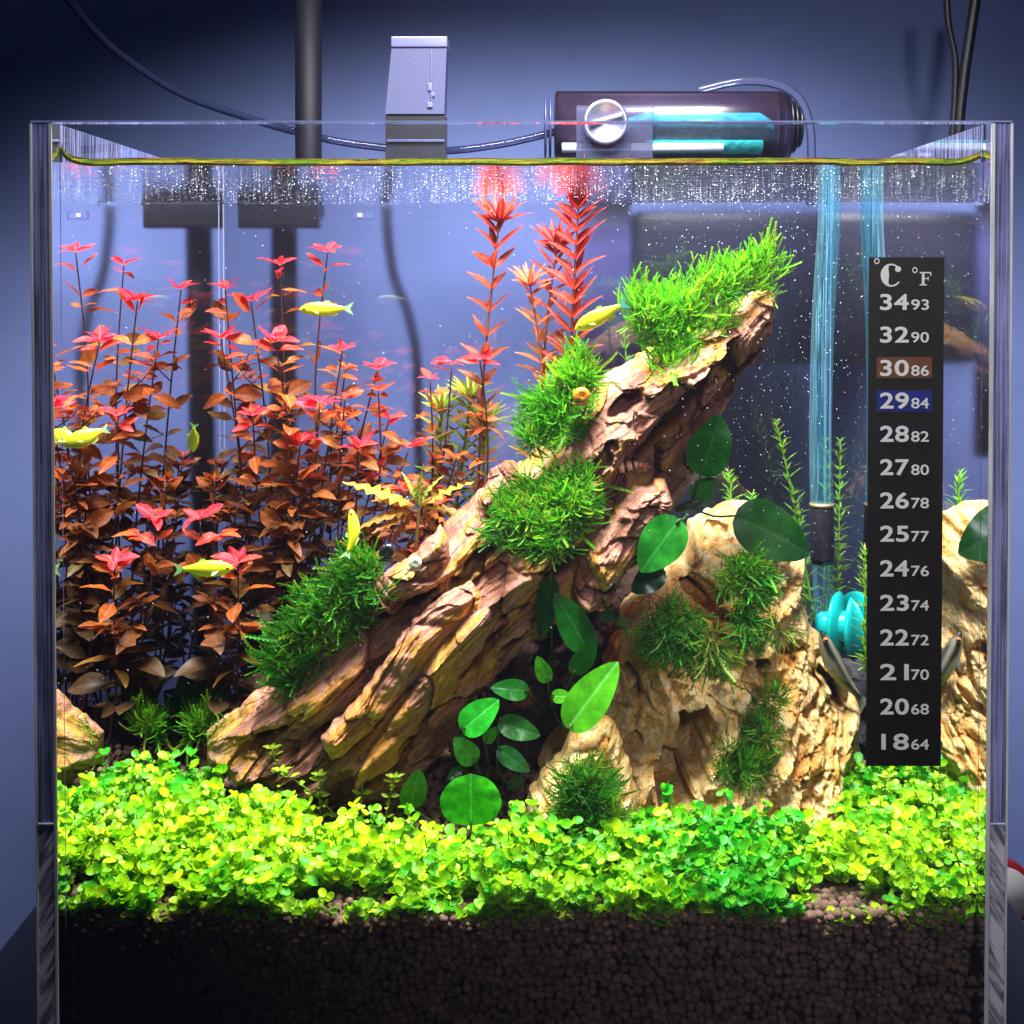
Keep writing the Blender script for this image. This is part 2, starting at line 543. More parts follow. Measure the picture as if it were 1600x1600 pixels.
V = []; 
wallo = MB().box((-1.6, 0.46, -0.5), (1.6, 0.50, 1.6)).out('wall', M_wall, smooth=False)
tag(wallo, kind='structure')
cab = MB(); cab.box((-0.24, -0.0095, -0.06), (0.24, 0.40, -0.0085))
tag(cab.out('cabinet_top', plain('cabinet_dark', (0.02, 0.02, 0.035), 0.5, var=0.2, vs=40), smooth=False), kind='structure')

g = 0.0002
wx0, wx1, wy0, wy1, wz0 = XL + g, XR - g, g, TD - g, 0.0006
mb = MB()
mb.add([(wx0, wy0, wz0), (wx1, wy0, wz0), (wx1, wy1, wz0), (wx0, wy1, wz0), (wx0, wy0, WL), (wx1, wy0, WL), (wx1, wy1, WL), (wx0, wy1, WL)],
       [(0, 3, 2, 1), (4, 5, 6, 7), (0, 1, 5, 4), (1, 2, 6, 5), (2, 3, 7, 6), (3, 0, 4, 7)])
wo = mb.out('water', None, smooth=False, mats=[M_water, M_surf], midx=[0, 1, 0, 0, 0, 0])
tag(wo, kind='structure')

tank = thing('aquarium', 'clear acrylic cube aquarium filled with water, plants and stones', 'aquarium', (0, TD / 2, -0.008))
MB().box((XL, -TH, 0), (XR, -0.0001, TOP)).out('front_pane', M_acr, tank, smooth=False)
MB().box((XL, TD + 0.0001, 0), (XR, TD + TH, TOP)).out('back_pane', M_acr, tank, smooth=False)
sl = MB().box((XL - TH, -TH, 0), (XL - 0.0001, TD + TH, TOP)).out('side_pane', M_acr_side, tank, smooth=False)
sr = MB().box((XR + 0.0001, -TH, 0), (XR + TH, TD + TH, TOP)).out('side_pane', M_acr_side, tank, smooth=False)
MB().box((XL - TH, -TH, -0.008), (XR + TH, TD + TH, -0.0001)).out('bottom_pane', M_acr_side, tank, smooth=False)
# polished arrises, their bright glint put into the pale colour
for (x0, x1) in ((XL - 0.0012, XL - 0.0001), (XL - TH - 0.0004, XL - TH + 0.0003), (XR + 0.0001, XR + 0.0016), (XR + TH - 0.0003, XR + TH + 0.0005)):
    MB().box((x0, -TH - 0.0006, 0.0), (x1, -TH - 0.0001, TOP - 0.0006)).out('edge_glint', M_edge, tank, smooth=False)
MB().box((XL - TH, -TH - 0.0006, TOP - 0.0002), (XR + TH, -TH + 0.0002, TOP + 0.0004)).out('rim_edge', M_seam, tank, smooth=False)
MB().box((XL, TD + TH, TOP - 0.0002), (XR, TD + TH + 0.0006, TOP + 0.0006)).out('rim_edge', M_seam, tank, smooth=False)
for s_ in (-1, 1):
    for dx in (0.0012,):
        x = s_ * (HW - dx)
        MB().box((min(x, x - s_ * 0.0007), TD - 0.0012, 0.04), (max(x, x - s_ * 0.0007), TD - 0.0004, WL - 0.001)).out('seam_highlight', M_seam, tank, smooth=False)  # highlight of the pane edge put into a pale bar

# scuffed protective film low on the cut edges of the side panes
def film_mat(ang):
    m, t, out = nt('scuffed_film')
    n = noise(t, objco(t, (1, 1, 0.12), (0, R(ang), 0)), 420, 3, 0.6, 0.3)
    fac = ramp(t, n, [(0.40, (0.12,) * 3), (0.50, (0.45,) * 3), (0.57, (0.98,) * 3)])
    tr = N(t, 'ShaderNodeBsdfTransparent'); df = N(t, 'ShaderNodeBsdfDiffuse'); df.inputs[0].default_value = (0.80, 0.80, 0.97, 1)
    mx = N(t, 'ShaderNodeMixShader'); L(t, fac, mx.inputs[0]); L(t, tr.outputs[0], mx.inputs[1]); L(t, df.outputs[0], mx.inputs[2]); L(t, mx.outputs[0], out.inputs[0])
    return m


m, t, out = nt('streaked_face')  # reflections inside the pane, put into light and dark vertical streaks
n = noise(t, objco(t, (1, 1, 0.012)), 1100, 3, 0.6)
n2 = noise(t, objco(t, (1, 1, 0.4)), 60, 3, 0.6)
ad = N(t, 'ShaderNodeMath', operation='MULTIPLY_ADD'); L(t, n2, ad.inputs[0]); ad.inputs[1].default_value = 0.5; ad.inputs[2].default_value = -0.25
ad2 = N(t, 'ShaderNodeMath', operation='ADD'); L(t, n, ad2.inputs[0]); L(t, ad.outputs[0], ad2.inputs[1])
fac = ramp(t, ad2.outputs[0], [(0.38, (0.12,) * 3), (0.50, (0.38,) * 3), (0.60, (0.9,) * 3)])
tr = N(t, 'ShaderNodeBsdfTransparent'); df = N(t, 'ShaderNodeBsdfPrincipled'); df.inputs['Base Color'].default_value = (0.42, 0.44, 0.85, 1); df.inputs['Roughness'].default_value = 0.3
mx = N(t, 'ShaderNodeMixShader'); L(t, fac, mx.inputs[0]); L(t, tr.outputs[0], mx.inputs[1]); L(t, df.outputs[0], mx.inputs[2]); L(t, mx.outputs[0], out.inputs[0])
M_streaked = m
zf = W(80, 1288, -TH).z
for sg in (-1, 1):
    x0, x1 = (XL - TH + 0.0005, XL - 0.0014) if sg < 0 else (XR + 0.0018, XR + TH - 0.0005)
    MB().box((x0, -TH - 0.0005, zf + 0.0007), (x1, -TH - 0.0002, TOP - 0.0008)).out('streaked_face', M_streaked, tank, smooth=False)
    o = MB().box((x0, -TH - 0.0005, 0.0), (x1, -TH - 0.0002, zf)).out('scuffed_film', film_mat(-32 * sg), tank, smooth=False)
    MB().box((x0, -TH - 0.0007, zf), (x1, -TH - 0.0002, zf + 0.0006)).out('film_edge', M_edge, tank, smooth=False)

m, t, out = nt('frosted_film')
rf = N(t, 'ShaderNodeBsdfRefraction'); rf.inputs['Roughness'].default_value = 0.42; rf.inputs['IOR'].default_value = 1.25; rf.inputs['Color'].default_value = (0.97, 0.98, 1, 1)
L(t, rf.outputs[0], out.inputs[0])
MB().add([(XL, TD + TH + 0.0006, 0.0), (XR, TD + TH + 0.0006, 0.0), (XR, TD + TH + 0.0006, WL - 0.001), (XL, TD + TH + 0.0006, WL - 0.001)], [(0, 3, 2, 1)]).out('frosted_film', m, tank, smooth=False)

# meniscus: concave fillet of water; the carpet's reflected colours are put into its own
m, t, out = nt('meniscus_reflection')
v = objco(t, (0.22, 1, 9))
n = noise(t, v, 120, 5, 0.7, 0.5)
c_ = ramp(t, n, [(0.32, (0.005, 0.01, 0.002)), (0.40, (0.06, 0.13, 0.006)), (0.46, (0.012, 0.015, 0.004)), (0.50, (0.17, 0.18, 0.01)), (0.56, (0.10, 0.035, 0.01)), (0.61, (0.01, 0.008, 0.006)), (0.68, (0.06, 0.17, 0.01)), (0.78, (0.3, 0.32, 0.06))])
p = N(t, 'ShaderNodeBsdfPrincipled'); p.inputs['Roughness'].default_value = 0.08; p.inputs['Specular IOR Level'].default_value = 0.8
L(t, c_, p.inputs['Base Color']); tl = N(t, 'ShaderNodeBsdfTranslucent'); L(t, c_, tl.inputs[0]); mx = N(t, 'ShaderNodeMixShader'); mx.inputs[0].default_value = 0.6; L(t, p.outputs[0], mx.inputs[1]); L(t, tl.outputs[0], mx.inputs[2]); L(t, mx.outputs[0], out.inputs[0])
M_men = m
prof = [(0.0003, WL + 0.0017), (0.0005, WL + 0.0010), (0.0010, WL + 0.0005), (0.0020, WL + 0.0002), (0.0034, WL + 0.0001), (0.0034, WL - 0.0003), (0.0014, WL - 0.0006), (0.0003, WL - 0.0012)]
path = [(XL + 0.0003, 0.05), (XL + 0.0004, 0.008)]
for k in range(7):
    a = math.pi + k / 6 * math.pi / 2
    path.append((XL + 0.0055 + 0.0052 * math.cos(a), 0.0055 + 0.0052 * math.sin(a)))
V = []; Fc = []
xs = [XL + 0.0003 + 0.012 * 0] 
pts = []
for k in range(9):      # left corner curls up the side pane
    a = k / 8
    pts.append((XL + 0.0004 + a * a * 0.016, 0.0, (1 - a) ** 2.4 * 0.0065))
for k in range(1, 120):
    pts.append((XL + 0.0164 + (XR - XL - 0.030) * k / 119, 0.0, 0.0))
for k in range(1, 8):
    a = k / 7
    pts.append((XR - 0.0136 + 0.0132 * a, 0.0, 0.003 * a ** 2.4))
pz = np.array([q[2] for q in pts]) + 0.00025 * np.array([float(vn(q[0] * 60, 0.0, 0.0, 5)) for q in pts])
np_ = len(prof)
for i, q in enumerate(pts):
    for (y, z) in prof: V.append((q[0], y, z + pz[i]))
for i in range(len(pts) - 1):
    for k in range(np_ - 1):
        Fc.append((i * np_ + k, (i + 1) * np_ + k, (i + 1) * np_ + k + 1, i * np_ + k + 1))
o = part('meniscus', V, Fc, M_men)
tag(o, kind='stuff', label='yellow green waterline along the front pane, carpet reflection put into its colour', cat='waterline')

# ------------------------------------------------------------------ soil
tag(MB().box((XL + 0.001, 0.004, 0.001), (XR - 0.001, TD - 0.001, SOIL - 0.0012)).out('soil_bed', M_bed, smooth=False), kind='structure')


def ico(sub):
    import bmesh
    bm = bmesh.new(); bmesh.ops.create_icosphere(bm, subdivisions=sub, radius=1)
    V = np.array([v.co[:] for v in bm.verts]); Fc = np.array([[v.index for v in f.verts] for f in bm.faces]); bm.free()
    return V, Fc


def scatter(Vb, Fb, P, Rr, jitter=0.0, scl=None):
    n = len(P)
    V = np.repeat(Vb[None], n, 0)
    if jitter: V = V * (1 + jitter * RNG.standard_normal((n, len(Vb), 1)))
    q = RNG.standard_normal((n, 3, 3)); u, _, vt = np.linalg.svd(q)
    V = np.einsum('nij,nkj->nki', u @ vt, V)
    if scl is not None: V = V * scl[:, None, :]
    V = V * Rr[:, None, None] + P[:, None, :]
    Fo = Fb[None] + (np.arange(n) * len(Vb))[:, None, None]
    return V.reshape(-1, 3), Fo.reshape(-1, Fb.shape[1])


def soilz(x, y):
    return SOIL + 0.0018 * vn(x * 30, y * 30, 0, 3) + 0.0010 * vn(x * 90, y * 90, 0, 4)


P = []
sp = 0.0036
for layer in range(2):
    z = 0.002
    row = 0
    while z < SOIL + 0.001:
        x = XL + 0.002 + (row % 2) * sp / 2 + layer * 0.0016
        while x < XR - 0.002:
            P.append((x + random.uniform(-1, 1) * 0.0007, 0.0019 + layer * 0.0028 + random.uniform(0, 0.0007), z + random.uniform(-1, 1) * 0.0012 + 0.0012 * math.sin(x * 130 + layer)))
            x += sp * random.uniform(0.9, 1.12)
        z += sp * 0.86; row += 1
y = 0.003
while y < 0.20:
    st = sp if y < 0.05 else sp * 1.35
    x = XL + 0.002 + random.uniform(0, sp)
    while x < XR - 0.002:
        P.append((x + random.uniform(-1, 1) * 0.0008, y + random.uniform(-1, 1) * 0.0008, float(soilz(np.array(x), np.array(y))) + random.uniform(-0.8, 0.5) * 0.001))
        x += st * random.uniform(0.85, 1.1)
    y += st * 0.85
P = np.array(P)
P = P[P[:, 2] > 0.0015]
Vb, Fb = ico(2)
rr = RNG.uniform(0.0013, 0.0024, len(P))
P[:, 1] = np.maximum(P[:, 1], rr + 0.0003)
scl = RNG.uniform(0.88, 1.12, (len(P), 3))
V, Fc = scatter(Vb, Fb, P, rr, 0.035, scl)
o = part('soil_pellets', V, Fc, M_soil)
tag(o, 'dark brown clay soil pellets banked against the front pane', 'soil', kind='stuff')


# ------------------------------------------------------------------ driftwood
def relief_saw(u, v, k, seed, sharp=0.16):
    """ledge profile: swells towards the viewer, then drops back under a sharp lip"""
    q = k * v + 0.9 * fbm(u * 1.6, v * 1.2, 0, seed, 3)
    f = q - np.floor(q)
    amp = 0.55 + 0.45 * vn(u * 2.2, np.floor(q) * 3.7, 0, seed + 9)
    return np.where(f < 1 - sharp, f / (1 - sharp), (1 - f) / sharp) * amp


def loft_wood(stations, tc, th, table, ns=460, na=190, k=2.6, saw=0.0115, seed=3, noise_amp=1.0, name='driftwood', cap_round=0.12, aspect=1.0, pockets=(), flake=0.0068):
    U = catmull([s_[0] for s_ in stations], ns); Lo = catmull([s_[1] for s_ in stations], ns)
    s = np.linspace(0, 1, ns)
    tcs = catmull(np.array(tc)[:, None], ns)[:, 0] if hasattr(tc, '__len__') else np.full(ns, tc)
    ths = catmull(np.array(th)[:, None], ns)[:, 0] if hasattr(th, '__len__') else np.full(ns, th)
    nb = na // 2
    qf = np.linspace(0, 1, na)              # front: upper edge -> lower edge
    qb = np.linspace(1, 0, nb + 2)[1:-1]    # back: lower -> upper
    af = (qf * 0.6 + 0.4 * (1 - np.cos(np.pi * qf)) / 2)
    ab = qb
    A = np.concatenate([af, ab]); front = np.concatenate([np.ones(na), np.zeros(nb)])
    A2, S2 = np.meshgrid(A, s)
    FR = front[None, :] + 0 * A2
    PX = U[:, None, 0] * (1 - A2) + Lo[:, None, 0] * A2
    PY = U[:, None, 1] * (1 - A2) + Lo[:, None, 1] * A2
    # ragged silhouette
    ax = (Lo - U); wd = np.hypot(ax[:, 0], ax[:, 1])[:, None]
    uu = S2 * (14 * aspect); vv = A2 * wd / 230
    rag = fbm(PX / 28, PY / 28, 0, seed + 50, 3) * 5 + fbm(PX / 9, PY / 9, 0, seed + 51, 2) * 2.0
    edge = np.abs(A2 - 0.5) * 2
    sgn = np.sign(A2 - 0.5)
    nx = ax[:, None, 0] / np.maximum(wd, 1); ny = ax[:, None, 1] / np.maximum(wd, 1)
    PX = PX + nx * rag * edge ** 6 * sgn; PY = PY + ny * rag * edge ** 6 * sgn
    body = np.sqrt(np.clip(1 - (2 * A2 - 1) ** 2, 0, 1))
    endr = np.sqrt(np.clip(np.minimum(S2, 1 - S2) / cap_round, 0, 1))
    T = ths[:, None] * body ** 0.7 * endr
    # hand-placed ledges
    tb = np.array(table, float)
    si = S2 * (tb.shape[0] - 1); ai = A2 * (tb.shape[1] - 1)
    warp = 0.45 * fbm(uu * 0.35, vv * 2, 0, seed + 2, 3)
    ai = np.clip(ai + warp, 0, tb.shape[1] - 1.001); si = np.clip(si, 0, tb.shape[0] - 1.001)
    i0 = si.astype(int); j0 = ai.astype(int); fi = si - i0; fj = ai - j0
    fi = fi * fi * (3 - 2 * fi)
    H = (tb[i0, j0] * (1 - fi) * (1 - fj) + tb[i0 + 1, j0] * fi * (1 - fj) + tb[i0, j0 + 1] * (1 - fi) * fj + tb[i0 + 1, j0 + 1] * fi * fj) * 0.01
    sw = relief_saw(uu * 0.24, vv, k, seed + 5, 0.10)
    sw2 = relief_saw(uu * 0.34, vv, k * 3.1, seed + 6, 0.2)
    rg = ridged(uu * 0.34, vv * 8, 0, seed + 7, 5, 0.6)
    chips = ridged(PX / 40, PY / 40, 0, seed + 8, 4, 0.5)
    fine = fbm(uu * 2.5, vv * 34, 0, seed + 10, 3)
    D = (H + saw * (sw - 0.3) + 0.24 * saw * (sw2 - 0.3) + noise_amp * (0.0011 * rg + 0.0009 * chips * (chips > 0.2) + 0.0005 * fine)) * np.clip(body * 1.5, 0, 1) * np.clip(endr * 1.2, 0, 1)
    hp, cr = plates(uu * 0.85 + 0.5 * fbm(uu, vv * 3, 0, seed + 70, 2), vv * 3.0 + 0.35 * fbm(uu, vv * 2, 0, seed + 71, 2), seed + 72)
    hq, cq = plates(uu * 1.5 + 0.3 * fbm(uu * 2, vv * 5, 0, seed + 73, 2), vv * 7.5, seed + 74)
    D = D + (flake * (hp - 0.5) - 0.0024 * cr + 0.32 * flake * (hq - 0.5) - 0.0008 * cq) * np.clip(body * 1.5, 0, 1) * endr
    cut = carve(PX, PY, pockets, seed) if len(pockets) else 0 * PX
    D = D - cut * np.clip(body * 2, 0, 1)
    D = np.maximum(D, -(T + tcs[:, None] * 0 + 0.55 * ths[:, None] * body))
    Y = np.where(FR > 0.5, tcs[:, None] - T - D, tcs[:, None] + T * 0.9 + 0.2 * D)
    Vp = WA(PX, PY, tcs[:, None] + 0 * PX)
    Vp[..., 1] = Y
    m_ = A2.shape[1]
    V = Vp.reshape(-1, 3)
    i = np.arange(ns - 1)[:, None]; j = np.arange(m_)[None]
    a = i * m_ + j; b = i * m_ + (j + 1) % m_
    Q = np.stack([a, a + m_, b + m_, b], -1).reshape(-1, 4)
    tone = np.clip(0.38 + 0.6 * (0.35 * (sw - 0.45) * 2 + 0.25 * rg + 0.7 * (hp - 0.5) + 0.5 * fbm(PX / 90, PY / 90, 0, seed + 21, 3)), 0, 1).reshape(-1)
    # end caps
    V = np.concatenate([V, V[:m_].mean(0)[None], V[-m_:].mean(0)[None]])
    n0 = ns * m_
    jj = np.arange(m_)
    c0 = np.stack([np.full(m_, n0), jj, (jj + 1) % m_, np.full(m_, n0)], -1)
    c1 = np.stack([np.full(m_, n0 + 1), (ns - 1) * m_ + (jj + 1) % m_, (ns - 1) * m_ + jj, np.full(m_, n0 + 1)], -1)
    tone = np.append(tone, [0.5, 0.5])
    F_ = [tuple(q) for q in Q.tolist()] + [(q[0], q[1], q[2]) for q in c0.tolist()] + [(q[0], q[1], q[2]) for q in c1.tolist()]
    return V, F_, np.stack([tone, tone, tone], -1)


ST = [((322, 1142), (326, 1192)), ((398, 1085), (392, 1226)), ((470, 1028), (495, 1244)), ((560, 935), (605, 1240)), ((635, 872), (690, 1172)),
      ((700, 818), (745, 1078)), ((762, 752), (830, 992)), ((835, 705), (925, 935)), ((892, 632), (1005, 862)), ((950, 585), (1058, 775)),
      ((1010, 545), (1096, 705)), ((1080, 512), (1136, 625)), ((1140, 474), (1180, 553)), ((1186, 450), (1208, 500))]
#  forward relief in cm, rows along the trunk (left foot -> raised tip), columns upper edge -> lower edge
TB = [[0.0, 0.2, 0.4, 0.3, 0.1, 0.4, 0.5, 0.3, 0.0],
      [0.0, 0.2, 0.7, 0.2, 0.2, 0.9, 0.7, 0.2, -0.3],
      [0.0, 0.0, 0.3, -0.6, 0.1, 1.1, 1.1, 0.1, -0.6],
      [0.0, 0.0, -0.3, -0.8, 0.7, 1.5, 0.2, 0.1, -0.5],
      [0.0, 0.5, -0.5, 0.2, 1.7, 1.2, -0.1, -0.2, -0.3],
      [0.0, 0.7, -0.3, 0.6, 1.8, 0.8, 0.2, -0.3, -0.3],
      [0.0, 0.6, 0.3, 0.6, 1.4, 0.4, -0.3, -0.5, -0.4],
      [0.0, 0.5, 0.7, 0.8, 0.6, -0.6, -0.8, -0.2, -0.2],
      [0.0, 0.8, 1.6, 1.2, -1.9, -2.3, -1.8, 1.0, 0.9],
      [0.1, 0.9, 1.8, 1.9, -2.2, -2.6, -2.5, 0.4, 0.5],
      [0.2, 1.0, 1.9, 2.2, -1.8, -2.4, -2.3, -1.9, -0.6],
      [0.1, 0.8, 1.4, 1.7, -0.9, -1.7, -1.7, -1.3, -0.5],
      [0.0, 0.3, 0.5, 0.6, 0.2, -0.4, -0.5, -0.3, 0.0]]
V1, F1, C1 = loft_wood(ST, [0.125, 0.125, 0.128, 0.130, 0.132, 0.133, 0.133, 0.13, 0.13, 0.13, 0.128, 0.125, 0.122, 0.12],
                       [0.012, 0.022, 0.030, 0.036, 0.040, 0.040, 0.040, 0.038, 0.036, 0.033, 0.028, 0.022, 0.016, 0.012], TB,
                       ns=620, na=260, pockets=[(1045, 655, 120, 27, -54, 0.034), (1003, 735, 52, 30, -58, 0.034), (1125, 560, 62, 15, -52, 0.022), (972, 618, 34, 13, -38, 0.020),
                                (648, 985, 88, 12, -50, 0.018), (742, 862, 46, 15, -45, 0.022), (560, 1085, 80, 10, -40, 0.015), (500, 1172, 55, 10, -28, 0.013), (655, 1120, 70, 10, -56, 0.014),
                                (596, 1178, 34, 11, -35, 0.013), (668, 905, 40, 11, -42, 0.016), (795, 1000, 50, 9, -50, 0.012), (930, 700, 40, 12, -55, 0.02), (430, 1130, 40, 7, -30, 0.010), (760, 985, 60, 8, -50, 0.012), (880, 860, 40, 16, -40, 0.02)])
wood = thing('driftwood', 'large craggy brown root leaning up from lower left to upper right', 'driftwood', tuple(W(600, 1200, 0.13)))
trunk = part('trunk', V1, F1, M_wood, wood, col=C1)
trees = [BVHTree.FromPolygons([tuple(v) for v in V1], F1)]
flat = [[0, 0.2, 0.3, 0.3, 0.2, 0.1, 0]] * 4
shards = [
    ([((745, 800), (760, 850)), ((752, 760), (790, 800)), ((780, 728), (815, 760)), ((806, 722), (812, 735))], 0.118, 0.012, 'pale pinkish splinter standing up behind the moss'),
    ([((590, 935), (610, 960)), ((592, 905), (645, 930)), ((640, 872), (690, 905)), ((690, 822), (700, 840))], 0.100, 0.012, 'jagged orange splinter with a pale tip'),
    ([((912, 868), (940, 925)), ((942, 820), (985, 880)), ((985, 765), (1035, 820)), ((1040, 752), (1051, 785))], 0.092, 0.014, 'rough pinkish block under the dark hollow'),
    ([((893, 932), (915, 950)), ((903, 885), (950, 942)), ((930, 845), (975, 898)), ((985, 790), (1020, 835))], 0.098, 0.014, 'small broken orange knot'),
    ([((500, 1150), (520, 1190)), ((560, 1085), (600, 1120)), ((650, 960), (690, 1010)), ((735, 905), (760, 940))], 0.090, 0.010, 'smooth purplish brown ridge down the middle'),
    ([((1130, 520), (1150, 570)), ((1165, 475), (1190, 540)), ((1190, 455), (1206, 510)), ((1198, 450), (1206, 470))], 0.108, 0.012, 'dark pitted knot at the raised tip'),
]
for i, (st, tc, th, lb) in enumerate(shards):
    Vs, Fs, Cs = loft_wood(st, tc, th, flat, 130, 80, 2.2, 0.004, 40 + i * 7, 1.0, cap_round=0.14, aspect=0.2)
    o = part('splinter', Vs, Fs, M_wood, wood, col=Cs * 0.8 + 0.05); o['label'] = lb
    trees.append(BVHTree.FromPolygons([tuple(v) for v in Vs], Fs))


# ------------------------------------------------------------------ dragon stones
def blob_stone(poly, cen, tc, th, seed, pockets=(), nr=300, nth=640, k=2.6, slant=(0.45, -1.0), saw=0.007, ridge=0.0030, lean=0.0):
    poly = np.array(poly, float)
    closed = np.vstack([poly, poly[:1]])
    d = np.r_[0, np.cumsum(np.hypot(*np.diff(closed, axis=0).T))]
    ss = np.linspace(0, d[-1], nth, endpoint=False)
    bx = np.interp(ss, d, closed[:, 0]); by = np.interp(ss, d, closed[:, 1])
    for _ in range(4):
        bx = (np.roll(bx, 1) + bx * 2 + np.roll(bx, -1)) / 4; by = (np.roll(by, 1) + by * 2 + np.roll(by, -1)) / 4
    rag = 5 * vn(ss / 26, 0 * ss, 0, seed) + 3 * vn(ss / 10, 0 * ss, 0, seed + 1)
    dx = bx - cen[0]; dy = by - cen[1]; ll = np.hypot(dx, dy)
    bx += dx / ll * rag; by += dy / ll * rag
    rho = np.sin(np.linspace(0.004, 1, nr) * np.pi / 2) ** 0.85
    RH = rho[:, None]
    PX = cen[0] + RH * (bx - cen[0])[None]; PY = cen[1] + RH * (by - cen[1])[None]
    body = np.sqrt(np.clip(1 - RH ** 2.6, 0, 1)) + 0 * PX
    a = np.array(slant) / np.hypot(*slant)
    uu = (PX * a[0] + PY * a[1]) / 120.0; vv = (PX * -a[1] + PY * a[0]) / 150.0
    sw = relief_saw(uu * 0.9, vv, k, seed + 5, 0.3)
    rg = ridged(uu * 1.1, vv * 3.4, 0, seed + 7, 5, 0.55)
    chips = ridged(PX / 42, PY / 42, 0, seed + 8, 4, 0.5)
    fine = fbm(PX / 9, PY / 9, 0, seed + 9, 3)
    pits = np.clip(vn(PX / 13, PY / 13, 0, seed + 33) * 2.2 - 0.9, 0, 1)
    D = saw * (sw - 0.4) + ridge * rg + 0.0026 * np.abs(chips) ** 0.8 * np.sign(chips) + 0.0009 * fine - 0.0022 * pits
    big = 0.010 * fbm(PX / 150, PY / 150, 0, seed + 11, 2)
    hole = 0 * PX
    hp, cr = plates(uu * 1.5 + 0.5 * fbm(uu, vv, 0, seed + 70, 2), vv * 3.4 + 0.5 * fbm(uu, vv, 0, seed + 71, 2), seed + 72)
    hq, cq = plates(uu * 3.6 + 0.3 * fbm(uu * 2, vv * 2, 0, seed + 73, 2), vv * 8, seed + 74)
    D = D + 0.0045 * (hp - 0.5) - 0.0016 * cr + 0.0018 * (hq - 0.5) - 0.0007 * cq
    D = (D + big) * np.clip(body * 1.3, 0, 1) - carve(PX, PY, pockets, seed, 0.72, 1.0) * np.clip(body * 2, 0, 1)
    T = th * body
    Yf = tc - T - D - lean * (PY - cen[1]) / 100
    Yb = tc + T * 0.8 - lean * (PY - cen[1]) / 100
    Vf = WA(PX, PY, tc + 0 * PX); Vb_ = Vf.copy(); Vf[..., 1] = Yf; Vb_[..., 1] = Yb
    Vb_ = Vb_[::-1][1:]
    Vv = np.concatenate([Vf, Vb_], 0)
    n0 = Vv.shape[0]
    i = np.arange(n0 - 1)[:, None]; j = np.arange(nth)[None]
    A = i * nth + j; B = i * nth + (j + 1) % nth
    Q = np.stack([A, B, B + nth, A + nth], -1).reshape(-1, 4)
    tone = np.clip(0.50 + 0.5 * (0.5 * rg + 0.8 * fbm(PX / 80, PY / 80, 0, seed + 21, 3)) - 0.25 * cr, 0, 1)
    tone = np.concatenate([tone, tone[::-1][1:]], 0).reshape(-1)
    return Vv.reshape(-1, 3), Q, np.stack([tone] * 3, -1)


poly = [(1090, 838), (1120, 815), (1150, 808), (1190, 800), (1235, 820), (1272, 868), (1262, 930), (1272, 985), (1300, 1010), (1322, 1060), (1340, 1110), (1336, 1180),
        (1342, 1240), (1330, 1300), (1180, 1330), (1040, 1345), (900, 1340), (810, 1305), (798, 1262), (840, 1200), (852, 1150), (900, 1125), (935, 1080), (950, 1010), (985, 950), (1040, 905), (1078, 880)]
pk = [(1048, 1140, 92, 30, -62, 0.060), (985, 1045, 30, 14, 60, 0.02), (1290, 1065, 34, 13, 65, 0.02), (1325, 1215, 30, 10, 95, 0.015), (1180, 1015, 14, 9, 60, 0.014),
      (1227, 1165, 20, 8, -10, 0.012), (1130, 840, 18, 12, 0, 0.01), (1085, 925, 26, 16, 40, 0.016), (1285, 1195, 24, 8, -60, 0.012), (1250, 1065, 30, 8, -55, 0.012),
      (975, 1120, 26, 9, -40, 0.010), (870, 1215, 22, 8, -60, 0.012), (1115, 1215, 26, 7, 80, 0.010), (1060, 1285, 50, 8, -25, 0.010), (1210, 1245, 26, 8, 30, 0.010), (915, 1175, 22, 7, -70, 0.008)]
V2, F2, C2 = blob_stone(poly, (1110, 1110), 0.150, 0.050, 101, pk, lean=0.014, saw=0.015, k=2.3)
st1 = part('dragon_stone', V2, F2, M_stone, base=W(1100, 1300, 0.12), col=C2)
tag(st1, 'big cream and orange pitted stone with a long dark hollow, right of the root', 'stone')
trees.append(BVHTree.FromPolygons([tuple(v) for v in V2], [tuple(q) for q in F2.tolist()]))
poly = [(862, 1190), (905, 1130), (940, 1112), (968, 1140), (985, 1200), (1010, 1290), (990, 1345), (880, 1345), (808, 1310), (820, 1240)]
V3, F3, C3 = blob_stone(poly, (920, 1240), 0.088, 0.022, 151, [(905, 1195, 20, 6, -70, 0.008), (955, 1260, 22, 7, -70, 0.008)], 90, 220, 2.0)
o = part('dragon_stone', V3, F3, M_stone, base=W(920, 1330, 0.085), col=C3)
tag(o, 'small pale peaked stone under the lowest moss tuft', 'stone', )
trees.append(BVHTree.FromPolygons([tuple(v) for v in V3], [tuple(q) for q in F3.tolist()]))


poly = [(770, 985), (830, 930), (900, 900), (960, 880), (1020, 890), (1060, 960), (1080, 1100), (1060, 1240), (900, 1260), (760, 1260), (690, 1240), (700, 1130), (735, 1050)]  # added stone, black shade of the gap put into its dark colour
V4, F4, C4 = blob_stone(poly, (880, 1090), 0.195, 0.022, 171, [(850, 1010, 40, 14, -50, 0.01), (960, 1000, 30, 12, -60, 0.01)], 110, 260, 3.0)
o = part('shade_stone', V4, F4, rockmat('shade_brown_stone', [(0.0, (0.012, 0.007, 0.006)), (0.5, (0.045, 0.022, 0.014)), (1.0, (0.10, 0.05, 0.03))], dark=(0.01, 0.006, 0.005)), base=W(880, 1240, 0.19), col=C4)
tag(o, 'added dark brown stone whose colour gives the black shade behind the upright oval anubias leaves', 'stone')
trees.append(BVHTree.FromPolygons([tuple(v) for v in V4], [tuple(q) for q in F4.tolist()]))


